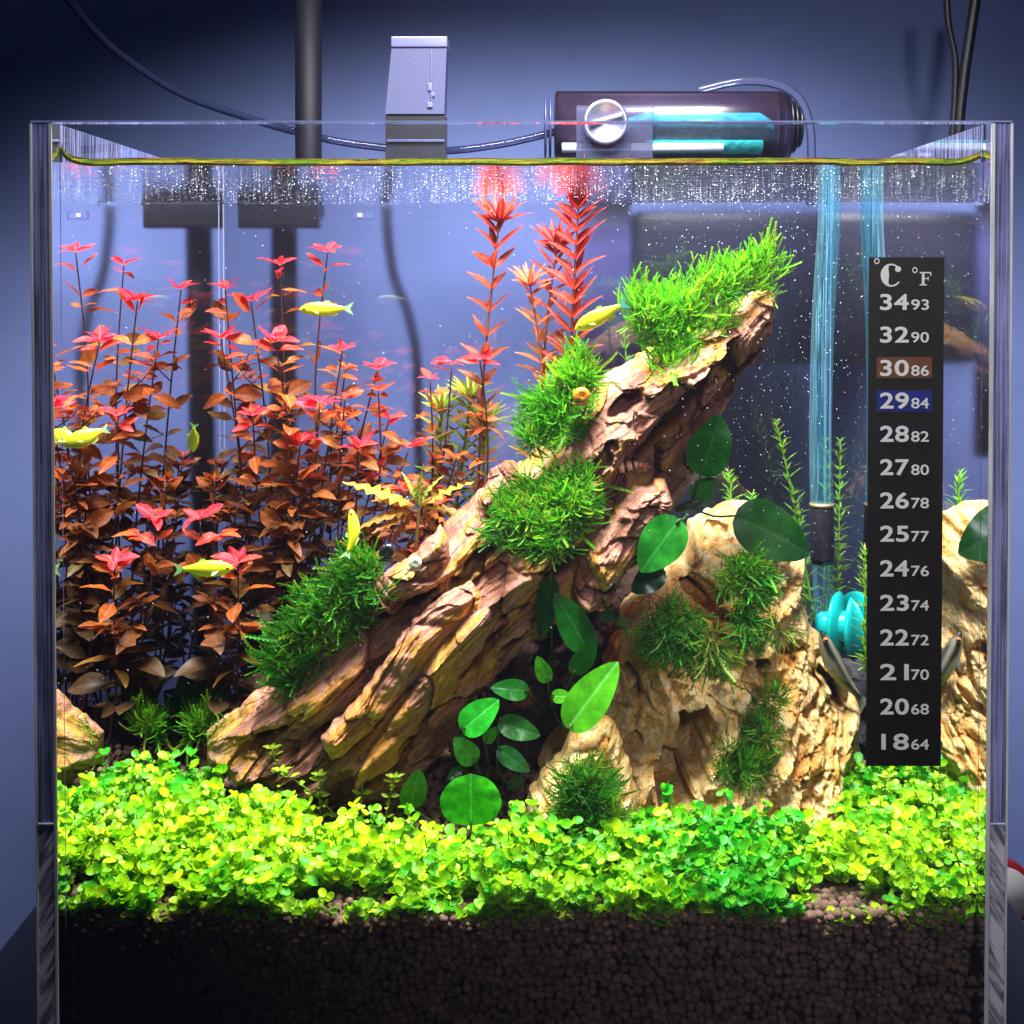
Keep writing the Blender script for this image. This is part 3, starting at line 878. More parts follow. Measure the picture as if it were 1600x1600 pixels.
def hit(px, py, default=0.12):
    d = (W(px, py, 0.3) - CAM).normalized()
    best = None
    for tr_ in trees:
        h = tr_.ray_cast(CAM, d)
        if h[0] is not None and (best is None or h[3] < best[3]): best = h
    if best is None: return default, None
    return best[0].y, best[1]


# ------------------------------------------------------------------ leaves
def leaf_arrays(nl, nw, wfun, fold=0.1, curl=0.2, wave=0.0, wf=3.0, twist=0.0):
    V = []; Fc = []
    for i in range(nl + 1):
        s = i / nl
        hw = wfun(s)
        z0 = -curl * s * s
        for j in range(nw + 1):
            a = -1 + 2 * j / nw
            x = a * hw
            z = z0 + fold * abs(a) * hw * 2 + wave * math.sin(s * wf * 2 * math.pi + (1.3 if a > 0 else 0)) * abs(a) * hw + twist * a * hw * s
            V.append((x, s * (1 - 0.12 * curl * s), z))
    for i in range(nl):
        for j in range(nw):
            a = i * (nw + 1) + j
            Fc.append((a, a + 1, a + nw + 2, a + nw + 1))
    return V, Fc


def ovate(w_, petiole=0.16):
    w_ = w_ * 0.92
    def f(s):
        if s < petiole: return 0.012 + 0.02 * s / petiole
        u = (s - petiole) / (1 - petiole)
        return max(0.004, w_ * (math.sin(math.pi * u ** 0.80) ** 0.75) * (1 - 0.15 * u)) + 0.008
    return f


def lance(w_, f_=0.55):
    return lambda s: max(0.006, w_ * math.sin(math.pi * min(1, (s * 0.97 + 0.02)) ** f_) ** 0.9)


LEAF = {}
for i in range(6):
    V, Fc = leaf_arrays(9, 4, ovate(0.19 + 0.03 * (i % 3)), 0.12 + 0.05 * (i % 2), [0.12, 0.3, -0.15, 0.22, 0.4, 0.02][i], 0.10, 1.5 + i * 0.4, [0.5, -0.5, 0.3, -0.2, 0.6, -0.6][i])
    LEAF['ovate%d' % i] = mesh('leaf_ovate', V, Fc, M_leaf)
for i in range(4):
    V, Fc = leaf_arrays(8, 2, lance(0.085 + 0.015 * (i % 2), 0.75), 0.2, [0.1, 0.3, -0.1, 0.2][i], 0.05, 2, 0.3)
    LEAF['narrow%d' % i] = mesh('leaf_narrow', V, Fc, M_leaf)
for i in range(3):
    V, Fc = leaf_arrays(14, 4, lance(0.075, 0.7), 0.15, [0.25, 0.4, 0.1][i], 0.9, 6, 0.2)
    LEAF['wavy%d' % i] = mesh('leaf_wavy', V, Fc, M_leaf)


def anub_f(w_, e=0.72):
    return lambda s: max(0.006, w_ * math.sin(math.pi * min(1.0, s * 0.985 + 0.012) ** e) ** 0.62)


def put_leaf(me, parent, base, tip, normal, color, wscale=1.0, name='leaf', label=None):
    base = Vector(base); tip = Vector(tip)
    y = tip - base; ln = y.length; y = y.normalized()
    n_ = Vector(normal)
    x = y.cross(n_)
    if x.length < 1e-4: x = y.orthogonal()
    x.normalize(); z = x.cross(y)
    M = Matrix((x, y, z)).transposed().to_4x4() @ Matrix.Diagonal((ln * wscale, ln, ln, 1))
    M.translation = base - wloc(parent)
    o = bpy.data.objects.new(name, me)
    o.parent = parent
    o.matrix_local = M
    o.color = (*color, 1)
    COL.objects.link(o)
    if label: o['label'] = label
    return o


def stem_part(parent, P, r, color, name='stem', n=6):
    V, Fc = tube(P, r, n)
    o = part(name, V, Fc, M_stem, parent)
    o.color = (*color, 1)
    return o


def mixc(a, b, t): return tuple(a[i] * (1 - t) + b[i] * t for i in range(3))


PINK = (0.80, 0.028, 0.065); RED = (0.58, 0.035, 0.022); ORNG = (0.46, 0.095, 0.012); BRWN = (0.20, 0.06, 0.012); DARK = (0.060, 0.032, 0.010); OLIV = (0.09, 0.09, 0.02)


def grad(h, bright=1.0):
    """h 0 at the foot .. 1 at the tip of the stem"""
    st = [(0.0, DARK), (0.35, DARK), (0.62, BRWN), (0.86, ORNG), (0.96, RED), (1.0, PINK)]
    for (a, ca), (b, cb) in zip(st, st[1:]):
        if h <= b: 
            c0 = mixc(ca, cb, (h - a) / (b - a)); break
    else: c0 = PINK
    return tuple(v * bright for v in c0)


def ludwigia(tip, foot, t, label, gap=26, lsize=46, bright=1.0, top=1.0, bend=None, group='red stem plants behind the root', tfoot=None):
    """upright red stem plant with opposite oval leaves"""
    b = W(foot[0], foot[1], tfoot or t); e = W(tip[0], tip[1], t)
    bend = random.uniform(-34, 34) if bend is None else bend
    q1 = W(tip[0] * 0.35 + foot[0] * 0.65 + bend + random.uniform(-12, 12), tip[1] * 0.35 + foot[1] * 0.65, t); q2 = W(tip[0] * 0.72 + foot[0] * 0.28 + bend * 0.5 + random.uniform(-14, 14), tip[1] * 0.72 + foot[1] * 0.28, t + random.uniform(-.006, .006))
    pts = catmull([tuple(b), tuple(q1), tuple(q2), tuple(e)], 16)
    root = thing('red_stem_plant', label, 'plant', tuple(b), group)
    Lp = sum(np.linalg.norm(pts[i + 1] - pts[i]) for i in range(15))
    stem_part(root, pts, [0.00070 - 0.0003 * i / 15 for i in range(16)], (0.040, 0.012, 0.010))
    for _b in range(random.choice((0, 1, 1, 2))):
        i = random.randrange(6, 13); p = Vector(pts[i]); a = random.uniform(0, 6.28)
        bl = random.uniform(30, 60) * mpp(t); dv = Vector((math.cos(a), math.sin(a) * 0.6, 0.9)).normalized()
        q = p + dv * bl
        q.x = min(max(q.x, XL + 0.003), XR - 0.003); q.y = min(q.y, TD - 0.004)
        stem_part(root, [p, (p + q) / 2 + Vector((math.cos(a), 0, 0)) * bl * 0.1, q], [0.0004, 0.00035, 0.0003], (0.05, 0.015, 0.010), 'branch', 5)
        for k in range(8):
            aa = k * 1.7; r_ = p.lerp(q, min(1, 0.45 + 0.13 * (k // 2)))
            e_ = r_ + Vector((math.cos(aa), math.sin(aa), random.uniform(-.1, .8))).normalized() * lsize * mpp(t) * random.uniform(0.4, 0.8)
            e_.x = min(max(e_.x, XL + 0.001), XR - 0.001); e_.y = min(e_.y, TD - 0.002)
            put_leaf(LEAF['ovate%d' % random.randrange(6)], root, r_, e_, (random.uniform(-.6, .6), -0.4, 1), grad(min(1, (i / 15 + 0.14) * top * random.uniform(.93, 1.05)), bright * random.uniform(.75, 1.2)), 1.0)
    n = max(4, int(Lp / (gap * mpp(t))))
    ang = random.uniform(0, 6.28)
    for k in range(n):
        h = 0.16 + 0.84 * (k + 0.5) / n
        f = h * 15; i = min(14, int(f)); p = Vector(pts[i]) + (Vector(pts[i + 1]) - Vector(pts[i])) * (f - i)
        d = (Vector(pts[i + 1]) - Vector(pts[i])).normalized()
        ang += math.pi / 2 + random.uniform(-0.6, 0.6); p = p + d * random.uniform(-0.5, 0.5) * gap * mpp(t)
        ls = lsize * mpp(t) * (0.72 + 0.42 * math.sin(math.pi * min(1, h * 0.85 + 0.12))) * random.uniform(0.6, 1.25)
        for s_ in (0, 1):
            if random.random() < 0.08: continue
            a = ang + s_ * math.pi + random.uniform(-0.3, 0.3)
            el = random.uniform(-0.30, 0.75) + 0.25 * (h > 0.85)
            dirn = Vector((math.cos(a), math.sin(a) * 0.9, el)).normalized()
            q = p + dirn * ls
            q.x = min(max(q.x, XL + 0.001), XR - 0.001); q.y = min(q.y, TD - 0.002)
            nrm = Vector((0, -0.35, 1)) + Vector((random.uniform(-.9, .9), random.uniform(-.8, .5), 0))
            cc = grad(min(1, h * top * random.uniform(0.93, 1.05)), bright * random.uniform(0.75, 1.25))
            if random.random() < 0.16: cc = mixc(cc, random.choice((OLIV, (0.32, 0.16, 0.02))), 0.65)
            put_leaf(LEAF['ovate%d' % random.randrange(6)], root, p, q, nrm, cc, random.uniform(0.85, 1.2))
    p = Vector(pts[-1]); m_ = random.choice((4, 5, 6))
    for k in range(m_):
        a = ang + k * 2 * math.pi / m_ * 1.01 + random.uniform(-.2, .2)
        dirn = Vector((math.cos(a), math.sin(a), random.uniform(0.25, 0.8))).normalized()
        ls = lsize * mpp(t) * random.uniform(0.5, 0.85)
        q = p + dirn * ls
        q.x = min(max(q.x, XL + 0.001), XR - 0.001); q.y = min(q.y, TD - 0.002)
        put_leaf(LEAF['ovate%d' % random.randrange(6)], root, p, q, (0, -0.3, 1), mixc(grad(min(1, top)), random.choice((RED, RED, ORNG)), random.uniform(0, .65)), random.uniform(0.9, 1.3))
    return root


RED_PLANTS = [
    ((512, 394), (462, 1120), 0.222, 'tallest red stem plant, its open tip above the fish at upper left', 48, 44),
    ((437, 415), (440, 1120), 0.222, 'red stem plant with crowded scarlet tip, left of the tallest one', 40, 46),
    ((352, 452), (400, 1130), 0.225, 'red stem plant rising beside the back left corner seam', 40, 44),
    ((392, 470), (420, 1130), 0.205, 'stem with pink leaf cluster just right of the corner seam', 34, 50),
    ((535, 548), (470, 1120), 0.200, 'stem leaning right to a pink star tip below the upper fish', 34, 46),
    ((590, 578), (490, 1120), 0.205, 'slanting dark stem with flat pink tip, edge of the thicket', 36, 46),
    ((608, 655), (500, 1110), 0.195, 'stem with bright pink tip nearest the middle gap', 34, 46),
    ((500, 630), (470, 1120), 0.185, 'stem with orange crown in the middle of the thicket', 28, 50),
    ((345, 530), (380, 1140), 0.195, 'stem with a dense coral top by the left pane', 28, 52),
    ((430, 535), (440, 1140), 0.190, 'stem under the scarlet tips with broad orange leaves', 28, 54),
    ((672, 592), (650, 1060), 0.215, 'red tip furthest left of the three above the middle of the root', 36, 40),
    ((706, 570), (660, 1060), 0.222, 'middle one of the three red tips behind the yellow rosette', 38, 40),
    ((750, 562), (715, 1050), 0.205, 'crimson tipped stem crossing the tall narrow leaved stem', 42, 42),
    ((312, 812), (330, 1160), 0.169, 'low plant with vivid pink crown near the left pane', 30, 56),
    ((372, 880), (385, 1170), 0.165, 'low plant with pink and bright orange leaves above the left tip of the root', 26, 56),
    ((470, 690), (450, 1130), 0.180, 'brown leaved stem half way up the thicket, left of centre', 26, 50),
    ((560, 700), (500, 1110), 0.185, 'brown leaved stem with red top, right part of the thicket', 26, 48),
    ((395, 650), (410, 1140), 0.185, 'brown leaved stem with orange top near the corner seam', 26, 52),
    ((640, 700), (560, 1080), 0.200, 'stem with brown tip just left of the rosette plant', 28, 44),
]
for tip, foot, t, lb, gp, ls in RED_PLANTS:
    ludwigia(tip, foot, t, lb, gp, ls, bright=1.15)
for i in range(36):
    tx = random.uniform(325, 720); ty = random.uniform(560, 940) if tx < 600 else random.uniform(680, 960)
    t = random.uniform(0.18, 0.255)
    wallpx = 830 - 735 * 0.52 / (0.52 + t)
    tx = max(tx, wallpx + 15)
    br_ = random.uniform(0.6, 1.0)
    where = ['against the back corner seam', 'just right of the corner seam', 'in front of the lower pole', 'just right of the lower pole', 'under the slanting pink tips', 'left of the yellow rosette', 'right behind the yellow rosette', 'behind the pale splinter of the root'][min(7, max(0, int((tx - 310) / 52)))]
    lb = '%s %s-leaved stem %s' % ('tall' if ty < 660 else 'half-height' if ty < 780 else 'low' if ty < 870 else 'very short', 'rusty orange' if br_ > 0.8 else 'dull brown', where)
    ludwigia((tx, ty), (tx * 0.6 + 470 * 0.4 + random.uniform(-20, 20), 1120), t, lb, random.uniform(20, 30), random.uniform(30, 44), bright=br_, top=random.uniform(0.72, 0.95))


def rotala(tip, foot, t, label, gap=30, lsize=44, cols=(BRWN, ORNG, RED), per=2, mid=None, wide=1.0, name='narrow_leaved_plant', rise=0.55):
    b = W(foot[0], foot[1], t); e = W(tip[0], tip[1], t)
    mid = mid or ((tip[0] + foot[0]) / 2, (tip[1] + foot[1]) / 2)
    pts = catmull([tuple(b), tuple(W(mid[0], mid[1], t)), tuple(e)], 18)
    root = thing(name, label, 'plant', tuple(b), None)
    Lp = sum(np.linalg.norm(pts[i + 1] - pts[i]) for i in range(17))
    stem_part(root, pts, [0.0010 - 0.0006 * i / 17 for i in range(18)], mixc(cols[0], cols[1], 0.3))
    n = int(Lp / (gap * mpp(t))); ang = random.uniform(0, 6)
    for k in range(n):
        h = (k + 1) / n
        f = h * 17; i = min(16, int(f)); p = Vector(pts[i]) + (Vector(pts[i + 1]) - Vector(pts[i])) * min(1, f - i)
        ang += math.pi / 2 + random.uniform(-.2, .2)
        for s_ in range(per):
            a = ang + s_ * 2 * math.pi / per
            dirn = Vector((math.cos(a), math.sin(a), rise + 0.5 * h + random.uniform(-.2, .25))).normalized()
            ls = lsize * mpp(t) * random.uniform(0.75, 1.1)
            q = p + dirn * ls; q.y = min(q.y, TD - 0.002)
            cc = mixc(cols[0], cols[1], min(1, h * 2)) if h < 0.5 else mixc(cols[1], cols[2], (h - .5) * 2)
            put_leaf(LEAF['narrow%d' % random.randrange(4)], root, p, q, Vector((random.uniform(-.3, .3), -0.6, 1)), tuple(v * random.uniform(.8, 1.25) for v in cc), wide)
    p = Vector(pts[-1])
    for k in range(12):
        a = k * 2.4
        dirn = Vector((math.cos(a), math.sin(a), 0.35 + 0.14 * k)).normalized()
        put_leaf(LEAF['narrow%d' % (k % 4)], root, p - Vector((0, 0, 0.001)), p + dirn * lsize * mpp(t) * 1.0, (0, -0.5, 1), tuple(v * random.uniform(.85, 1.2) for v in cols[2]), wide)
    return root


SAL = (0.55, 0.035, 0.018)
rotala((780, 345), (745, 1000), 0.215, 'tall slender salmon stem with widely spaced narrow leaves', 36, 54, (BRWN, (0.28, 0.075, 0.022), SAL), 3, (752, 640), 1.3)
rotala((905, 300), (880, 760), 0.215, 'tallest narrow leaved plant, feathery red top touching the water surface', 19, 64, (BRWN, (0.40, 0.06, 0.018), (0.72, 0.045, 0.035)), 4, (892, 540), 1.2)
rotala((870, 385), (850, 780), 0.235, 'rusty narrow leaved stem just behind the feathery red one', 24, 52, (BRWN, (0.34, 0.09, 0.03), SAL), 3, (850, 560))
rotala((828, 445), (815, 820), 0.205, 'short red stem with spiky orange tip beside the salmon stem', 30, 44, (BRWN, (0.35, 0.10, 0.03), (0.60, 0.13, 0.05)), 2, (846, 600))
YG = (0.36, 0.42, 0.02)
for tip, foot, lb in (((735, 620), (700, 900), 'lime green narrow leaved stem among the three red tips'), ((690, 640), (680, 900), 'yellow green bushy stem left of the lime one'), ((760, 660), (745, 900), 'pale green stem right of the lime one')):
    rotala(tip, foot, 0.235, lb, 15, 46, ((0.08, 0.12, 0.02), (0.18, 0.26, 0.02), YG), 4, None, 0.8)

# yellow-orange rosette with wavy leaves
ro = thing('rosette_plant', 'yellow orange rosette with long wavy leaves behind the root', 'plant', tuple(W(652, 900, 0.17)))
stem_part(ro, [W(652, 900, 0.17), W(650, 850, 0.17), W(655, 795, 0.168)], 0.0009, (0.2, 0.12, 0.03))
for (tx, ty, bx, by, cc) in [(540, 745, 640, 790, (0.45, 0.34, 0.04)), (735, 745, 660, 790, (0.50, 0.36, 0.04)), (560, 800, 645, 800, (0.42, 0.24, 0.03)), (740, 790, 662, 795, (0.40, 0.22, 0.03)),
                             (600, 850, 648, 800, (0.34, 0.14, 0.02)), (700, 850, 660, 800, (0.34, 0.13, 0.02)), (655, 725, 655, 790, (0.28, 0.42, 0.05)), (672, 740, 657, 790, (0.30, 0.40, 0.05)),
                             (620, 770, 650, 792, (0.55, 0.25, 0.03)), (690, 770, 657, 792, (0.55, 0.22, 0.03)), (640, 740, 652, 788, (0.3, 0.36, 0.05)), (580, 828, 646, 802, (0.3, 0.12, 0.02)), (585, 770, 646, 795, (0.48, 0.22, 0.02)), (722, 820, 662, 800, (0.4, 0.15, 0.02))]:
    put_leaf(LEAF['wavy%d' % random.randrange(3)], ro, W(bx, by, 0.167), W(tx, ty, 0.167 + random.uniform(-.02, .012)), (0, -0.6, 1), cc, 1.35)

# dark green broad plants low at the back left
for (px, py, lb) in ((330, 1150, 'dim green broad leaved plant at the back of the left side'), (405, 1130, 'dim green broad leaved plant right behind the root tip')):
    c_ = thing('broad_leaved_plant', lb, 'plant', tuple(W(px, py, 0.215)))
    for k in range(7):
        a = -70 + 140 * k / 6 + random.uniform(-8, 8)
        q = W(px + math.sin(R(a)) * 55, py - math.cos(R(a)) * 100, 0.21 + random.uniform(-.01, .01))
        put_leaf(LEAF['ovate%d' % (k % 6)], c_, W(px, py, 0.215), q, (0.2, -1, 0.4), (0.05, 0.17, 0.025), 0.75)


# ------------------------------------------------------------------ green feathery plants at the right back (small leaves: one crown mesh each)
def whorl_plant(tip, foot, t, label, mid=None, lsize=26, gap=9, col=(0.22, 0.45, 0.03), per=6):
    b = W(foot[0], foot[1], t); e = W(tip[0], tip[1], t)
    mid = mid or ((tip[0] + foot[0]) / 2, (tip[1] + foot[1]) / 2)
    pts = catmull([tuple(b), tuple(W(mid[0], mid[1], t)), tuple(e)], 18)
    root = thing('green_stem_plant', label, 'plant', tuple(b), None)
    stem_part(root, pts, [0.0009 - 0.0005 * i / 17 for i in range(18)], mixc(col, (0.1, 0.2, 0.02), .3))
    Lp = sum(np.linalg.norm(pts[i + 1] - pts[i]) for i in range(17))
    n = int(Lp / (gap * 1.25 * mpp(t)))
    mb = MB()
    for k in range(n):
        h = (k + 1) / n; f = h * 17; i = min(16, int(f)); p = Vector(pts[i]) + (Vector(pts[i + 1]) - Vector(pts[i])) * min(1, f - i)
        ls = lsize * mpp(t) * (1 - 0.55 * h ** 3)
        for s_ in range(per):
            if random.random() < 0.18: continue
            a = s_ * 2 * math.pi / per + k * 0.7 + random.uniform(-.3, .3)
            d = Vector((math.cos(a), math.sin(a), 0.35 + 0.5 * h + random.gauss(0, .25))).normalized() * random.uniform(.7, 1.15)
            side = d.cross(Vector((0, 0, 1))).normalized() * ls * 0.085
            m1 = p + d * ls * 0.5 + Vector((0, 0, ls * 0.06)); q = p + d * ls
            cc = tuple(v * random.uniform(0.7, 1.3) for v in col)
            mb.add([p - side * .4, p + side * .4, m1 + side, q, m1 - side], [(0, 1, 2, 4), (4, 2, 3)], cc)
    mb.out('crown', M_fol, root)
    return root


G1 = (0.18, 0.42, 0.03)
whorl_plant((1212, 660), (1275, 980), 0.235, 'leaning light green stem plant left of the blue tube', (1240, 780), 30, 11, G1, 5)
whorl_plant((1140, 740), (1150, 900), 0.225, 'feathery bright green tuft below the square anubias leaf', None, 34, 9, (0.25, 0.62, 0.05), 8)
whorl_plant((1175, 775), (1170, 900), 0.23, 'small feathery green shoot above the big round leaf', None, 30, 9, (0.28, 0.6, 0.06), 8)
whorl_plant((1290, 690), (1292, 1000), 0.255, 'green stem plant seen behind the blue tube', None, 30, 11, (0.22, 0.45, 0.04), 6)
whorl_plant((1250, 800), (1262, 1000), 0.25, 'short fine leaved green stem behind the big stone', None, 28, 10, (0.22, 0.42, 0.04), 6)
whorl_plant((1330, 730), (1334, 1050), 0.235, 'fine leaved green stem partly behind the thermometer strip', None, 34, 10, (0.26, 0.5, 0.04), 8)
whorl_plant((1352, 860), (1352, 1050), 0.17, 'feathery light green stem behind the thermometer strip, nearest the pane', None, 30, 10, (0.28, 0.55, 0.04), 8)
whorl_plant((975, 520), (985, 640), 0.20, 'thin green shoot beside the upper right yellow fish', None, 26, 11, (0.14, 0.34, 0.05), 5)


# ------------------------------------------------------------------ moss
def frond(mb, p, d, ln, col, nl=10, up=0.25):
    """curved moss frond with two rows of scale leaves"""
    p = Vector(p); d = Vector(d).normalized()
    side = d.cross(Vector((random.uniform(-.5, .5), -1, random.uniform(-.4, .4))))
    if side.length < 1e-3: side = d.orthogonal()
    side.normalize()
    seg = ln / nl
    V = []; Fc = []; n = 0
    drift = Vector((random.uniform(-1, 1), random.uniform(-1, .6), random.uniform(-.6, 1) + up)) * 0.12
    prev = p; wl = ln * 0.085
    cs = []
    for k in range(nl):
        d = (d + drift).normalized()
        q = prev + d * seg
        taper = 1 - 0.55 * (k / nl)
        s_ = side * wl * taper
        nn = side.cross(d).normalized() * wl * 0.22
        V += [tuple(prev), tuple(prev + d * seg * 0.9 + s_ + nn), tuple(q + d * seg * .25 + s_ * 0.25),
              tuple(prev + d * seg * 0.9 - s_ + nn), tuple(q + d * seg * .25 - s_ * 0.25)]
        Fc += [(n, n + 1, n + 2), (n, n + 4, n + 3), (n, n + 2, n + 4)]
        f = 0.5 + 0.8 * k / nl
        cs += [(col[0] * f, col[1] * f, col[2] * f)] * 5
        n += 5
        prev = q
    mb.add(V, Fc, np.array(cs))


def moss(label, ells, n, cols, t_def, ln=26, bias=(0, -0.5, 0.3), off=0.0018, spread=1.0, depth=0.009):
    cx = sum(e[0] for e in ells) / len(ells); cy = sum(e[1] for e in ells) / len(ells)
    tt, _ = hit(cx, cy, t_def)
    base = W(cx, cy, tt)
    mb = MB()
    wts = [e[2] * e[3] for e in ells]
    tufts = []
    n = int(n * 1.9)
    for _ in range(max(14, n // 34)):
        e = random.choices(ells, wts)[0]
        while True:
            a, b = random.uniform(-1, 1), random.uniform(-1, 1)
            if a * a + b * b <= 1: break
        tufts.append((e, a, b, random.gauss(0, .5), random.gauss(0, .5), random.uniform(0.75, 1.3), random.uniform(0, 1), random.choice(cols)))
    for _ in range(n):
        e, a0, b0, tdx, tdz, tsc, tdep, tcol = random.choice(tufts)
        a = a0 + random.gauss(0, 8.0) / e[2]; b = b0 + random.gauss(0, 8.0) / e[3]
        rad = math.hypot(a, b)
        px = e[0] + a * e[2]; py = e[1] + b * e[3]
        th_, nrm = hit(px, py, None)
        if th_ is None or th_ > t_def + 0.02: th_ = t_def
        dep = depth * (0.35 + 0.65 * tdep) * math.sqrt(max(0, 1 - min(1, rad * rad))) * random.uniform(0.3, 1.0)
        p = W(px, py, th_ - off - dep)
        d = Vector((a * 0.9 * spread + bias[0] + tdx, -0.55 + bias[1] * 0.5, -b * 0.9 * spread + bias[2] + tdz)) + Vector((random.gauss(0, .34), random.gauss(0, .3), random.gauss(0, .34)))
        cc = mixc(tcol, random.choice(cols), random.random() * 0.6)
        s_ = random.uniform(0.55, 1.1) * tsc * (1.9 if random.random() < 0.06 else 1)
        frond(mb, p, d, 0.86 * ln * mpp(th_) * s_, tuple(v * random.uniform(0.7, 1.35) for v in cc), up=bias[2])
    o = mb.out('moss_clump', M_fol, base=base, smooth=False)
    tag(o, label, 'moss')
    return o


BR = [(0.20, 0.62, 0.015), (0.10, 0.50, 0.02), (0.32, 0.62, 0.02)]
MD = [(0.07, 0.36, 0.015), (0.12, 0.42, 0.02), (0.03, 0.22, 0.012), (0.26, 0.42, 0.02)]
DK = [(0.03, 0.20, 0.012), (0.05, 0.28, 0.018), (0.10, 0.22, 0.015), (0.02, 0.12, 0.01)]
moss('bright green moss draped over the raised tip of the root', [(1035, 505, 52, 45), (1095, 475, 60, 42), (1155, 440, 45, 30), (1198, 412, 26, 18), (1045, 555, 28, 25), (1010, 480, 22, 25)], 2300, BR, 0.100, 27, (0.35, -0.4, 0.55))
moss('green moss mound carrying the orange snail on the middle of the root', [(882, 638, 48, 50), (905, 585, 26, 26), (838, 680, 30, 16)], 1700, BR + MD[:2], 0.098, 26, (-0.2, -0.4, 0.45))
moss('thick green moss mound below the snail, above the bend of the root', [(852, 795, 68, 42), (795, 822, 36, 24), (898, 765, 32, 34), (862, 842, 42, 16)], 2000, MD + BR[:1], 0.098, 28, (-0.15, -0.4, 0.1))
moss('long shaggy dark green moss trailing on the lower left of the root', [(570, 905, 32, 34), (528, 950, 50, 38), (483, 1000, 42, 38), (450, 1045, 26, 26)], 2200, MD + DK[:2], 0.105, 34, (-0.75, -0.4, 0.15))
moss('round dark moss ball on the left shoulder of the big stone', [(1052, 990, 38, 44)], 950, MD + BR[1:2] + DK[:2], 0.10, 24, (0, -0.3, -0.1))
moss('dark moss tuft under the big round anubias leaf', [(1166, 915, 32, 44), (1172, 975, 18, 24)], 900, DK[:2] + MD + BR[1:2], 0.10, 24, (0, -0.3, -0.1))
moss('olive and green moss on the lower right face of the big stone', [(1155, 1192, 36, 32), (1185, 1140, 26, 20), (1205, 1092, 10, 16)], 900, DK[:2] + MD[:2] + [(0.36, 0.40, 0.02)], 0.10, 24, (0.1, -0.3, 0.45))
moss('spiky dark moss tuft at the foot of the stones in the carpet', [(922, 1265, 48, 55), (910, 1215, 30, 30)], 1500, DK + MD[:2] + [(0.28, 0.36, 0.02)], 0.06, 27, (0, -0.3, 0.3))
moss('small bright fern like moss tuft on the soil left of the root', [(314, 1128, 22, 11)], 210, BR, 0.165, 28, (0, -0.3, 0.6))
moss('thin moss strands hanging between the two moss tufts of the big stone', [(1110, 1010, 26, 40), (1215, 985, 16, 10)], 200, [(0.26, 0.36, 0.03), DK[1]], 0.10, 34, (0, -0.3, -0.3))

# ------------------------------------------------------------------ anubias
ANUB = {}


def anubias(label, rhizome, leaves, stemcol=(0.03, 0.11, 0.02)):
    tr_, _ = hit(*rhizome, 0.11)
    root = thing('anubias', label, 'plant', tuple(W(rhizome[0], rhizome[1], tr_ - 0.003)))
    rp = W(rhizome[0], rhizome[1], tr_ - 0.003)
    stem_part(root, [rp + Vector((-0.006, 0, -0.002)), rp, rp + Vector((0.006, 0.0, 0.002))], [0.0012, 0.0022, 0.0015], (0.04, 0.06, 0.02), 'rhizome', 8)
    for (bx, by, tx, ty, wpx, t, cc, tilt) in leaves:
        ts = []
        for f in (0.2, 0.5, 0.8):
            for sd in (-0.35, 0, 0.35):
                dx, dy = tx - bx, ty - by; l_ = math.hypot(dx, dy)
                ts.append(hit(bx + dx * f - dy / l_ * wpx * sd, by + dy * f + dx / l_ * wpx * sd, 1.0)[0])
        th_ = min(min(ts) - 0.006, t)
        b = W(bx, by, th_); e = W(tx, ty, th_ - 0.004 + tilt[2])
        ln = (e - b).length; wr = wpx * mpp(th_) / ln
        key = round(wr * 20) / 20
        if key not in ANUB:
            V, Fc = leaf_arrays(16, 10, anub_f(key / 2) if key < 1.15 else (lambda s_: key / 2 * math.sqrt(max(0.0004, 1 - (2 * s_ - 1) ** 2))), 0.05, 0.14, 0.06, 1.6)
            ANUB[key] = mesh('leaf_anubias', V, Fc, M_anub)
        put_leaf(ANUB[key], root, b, e, (tilt[0], -1, tilt[1]), cc)
        mid = (rp + b) / 2 + Vector((0, -0.003, -0.002))
        pts = catmull([tuple(rp), tuple(mid), tuple(b), tuple(b + (e - b) * 0.08)], 10)
        stem_part(root, pts, 0.00055, stemcol)
    return root


GD = (0.006, 0.065, 0.007); GM = (0.010, 0.16, 0.010); GL = (0.09, 0.50, 0.012); GX = (0.07, 0.80, 0.015)
anubias('anubias with large dark leaves between the root and the big stone', (1075, 790), [
    (1095, 742, 1128, 650, 70, 0.13, GM, (0.2, 0.35, 0)), (1148, 806, 1272, 862, 96, 0.14, GD, (0.1, 0.5, 0)),
    (1082, 778, 1118, 748, 34, 0.11, (0.02, 0.24, 0.02), (0, 0.5, 0)), (1062, 812, 998, 893, 72, 0.082, GM, (-0.3, 0.3, 0)), (1036, 888, 988, 926, 42, 0.085, GD, (0, 0.2, 0))])
anubias('anubias with upright oval leaves growing in the gap under the root', (862, 1105), [
    (862, 900, 843, 1003, 36, 0.085, GD, (-0.2, 0, 0)), (918, 1018, 872, 928, 54, 0.082, GM, (0.3, 0.2, 0)), (895, 1052, 932, 1004, 36, 0.08, GM, (0.3, 0.1, 0)),
    (888, 1138, 962, 1036, 66, 0.07, GL, (-0.2, 0.3, 0)), (856, 1066, 840, 1028, 27, 0.08, GL, (0, 0.2, 0)), (862, 1088, 893, 1088, 22, 0.078, GL, (0, .4, 0)), (826, 1080, 768, 1074, 32, 0.078, GM, (0, .4, 0))],
    (0.06, 0.14, 0.02))
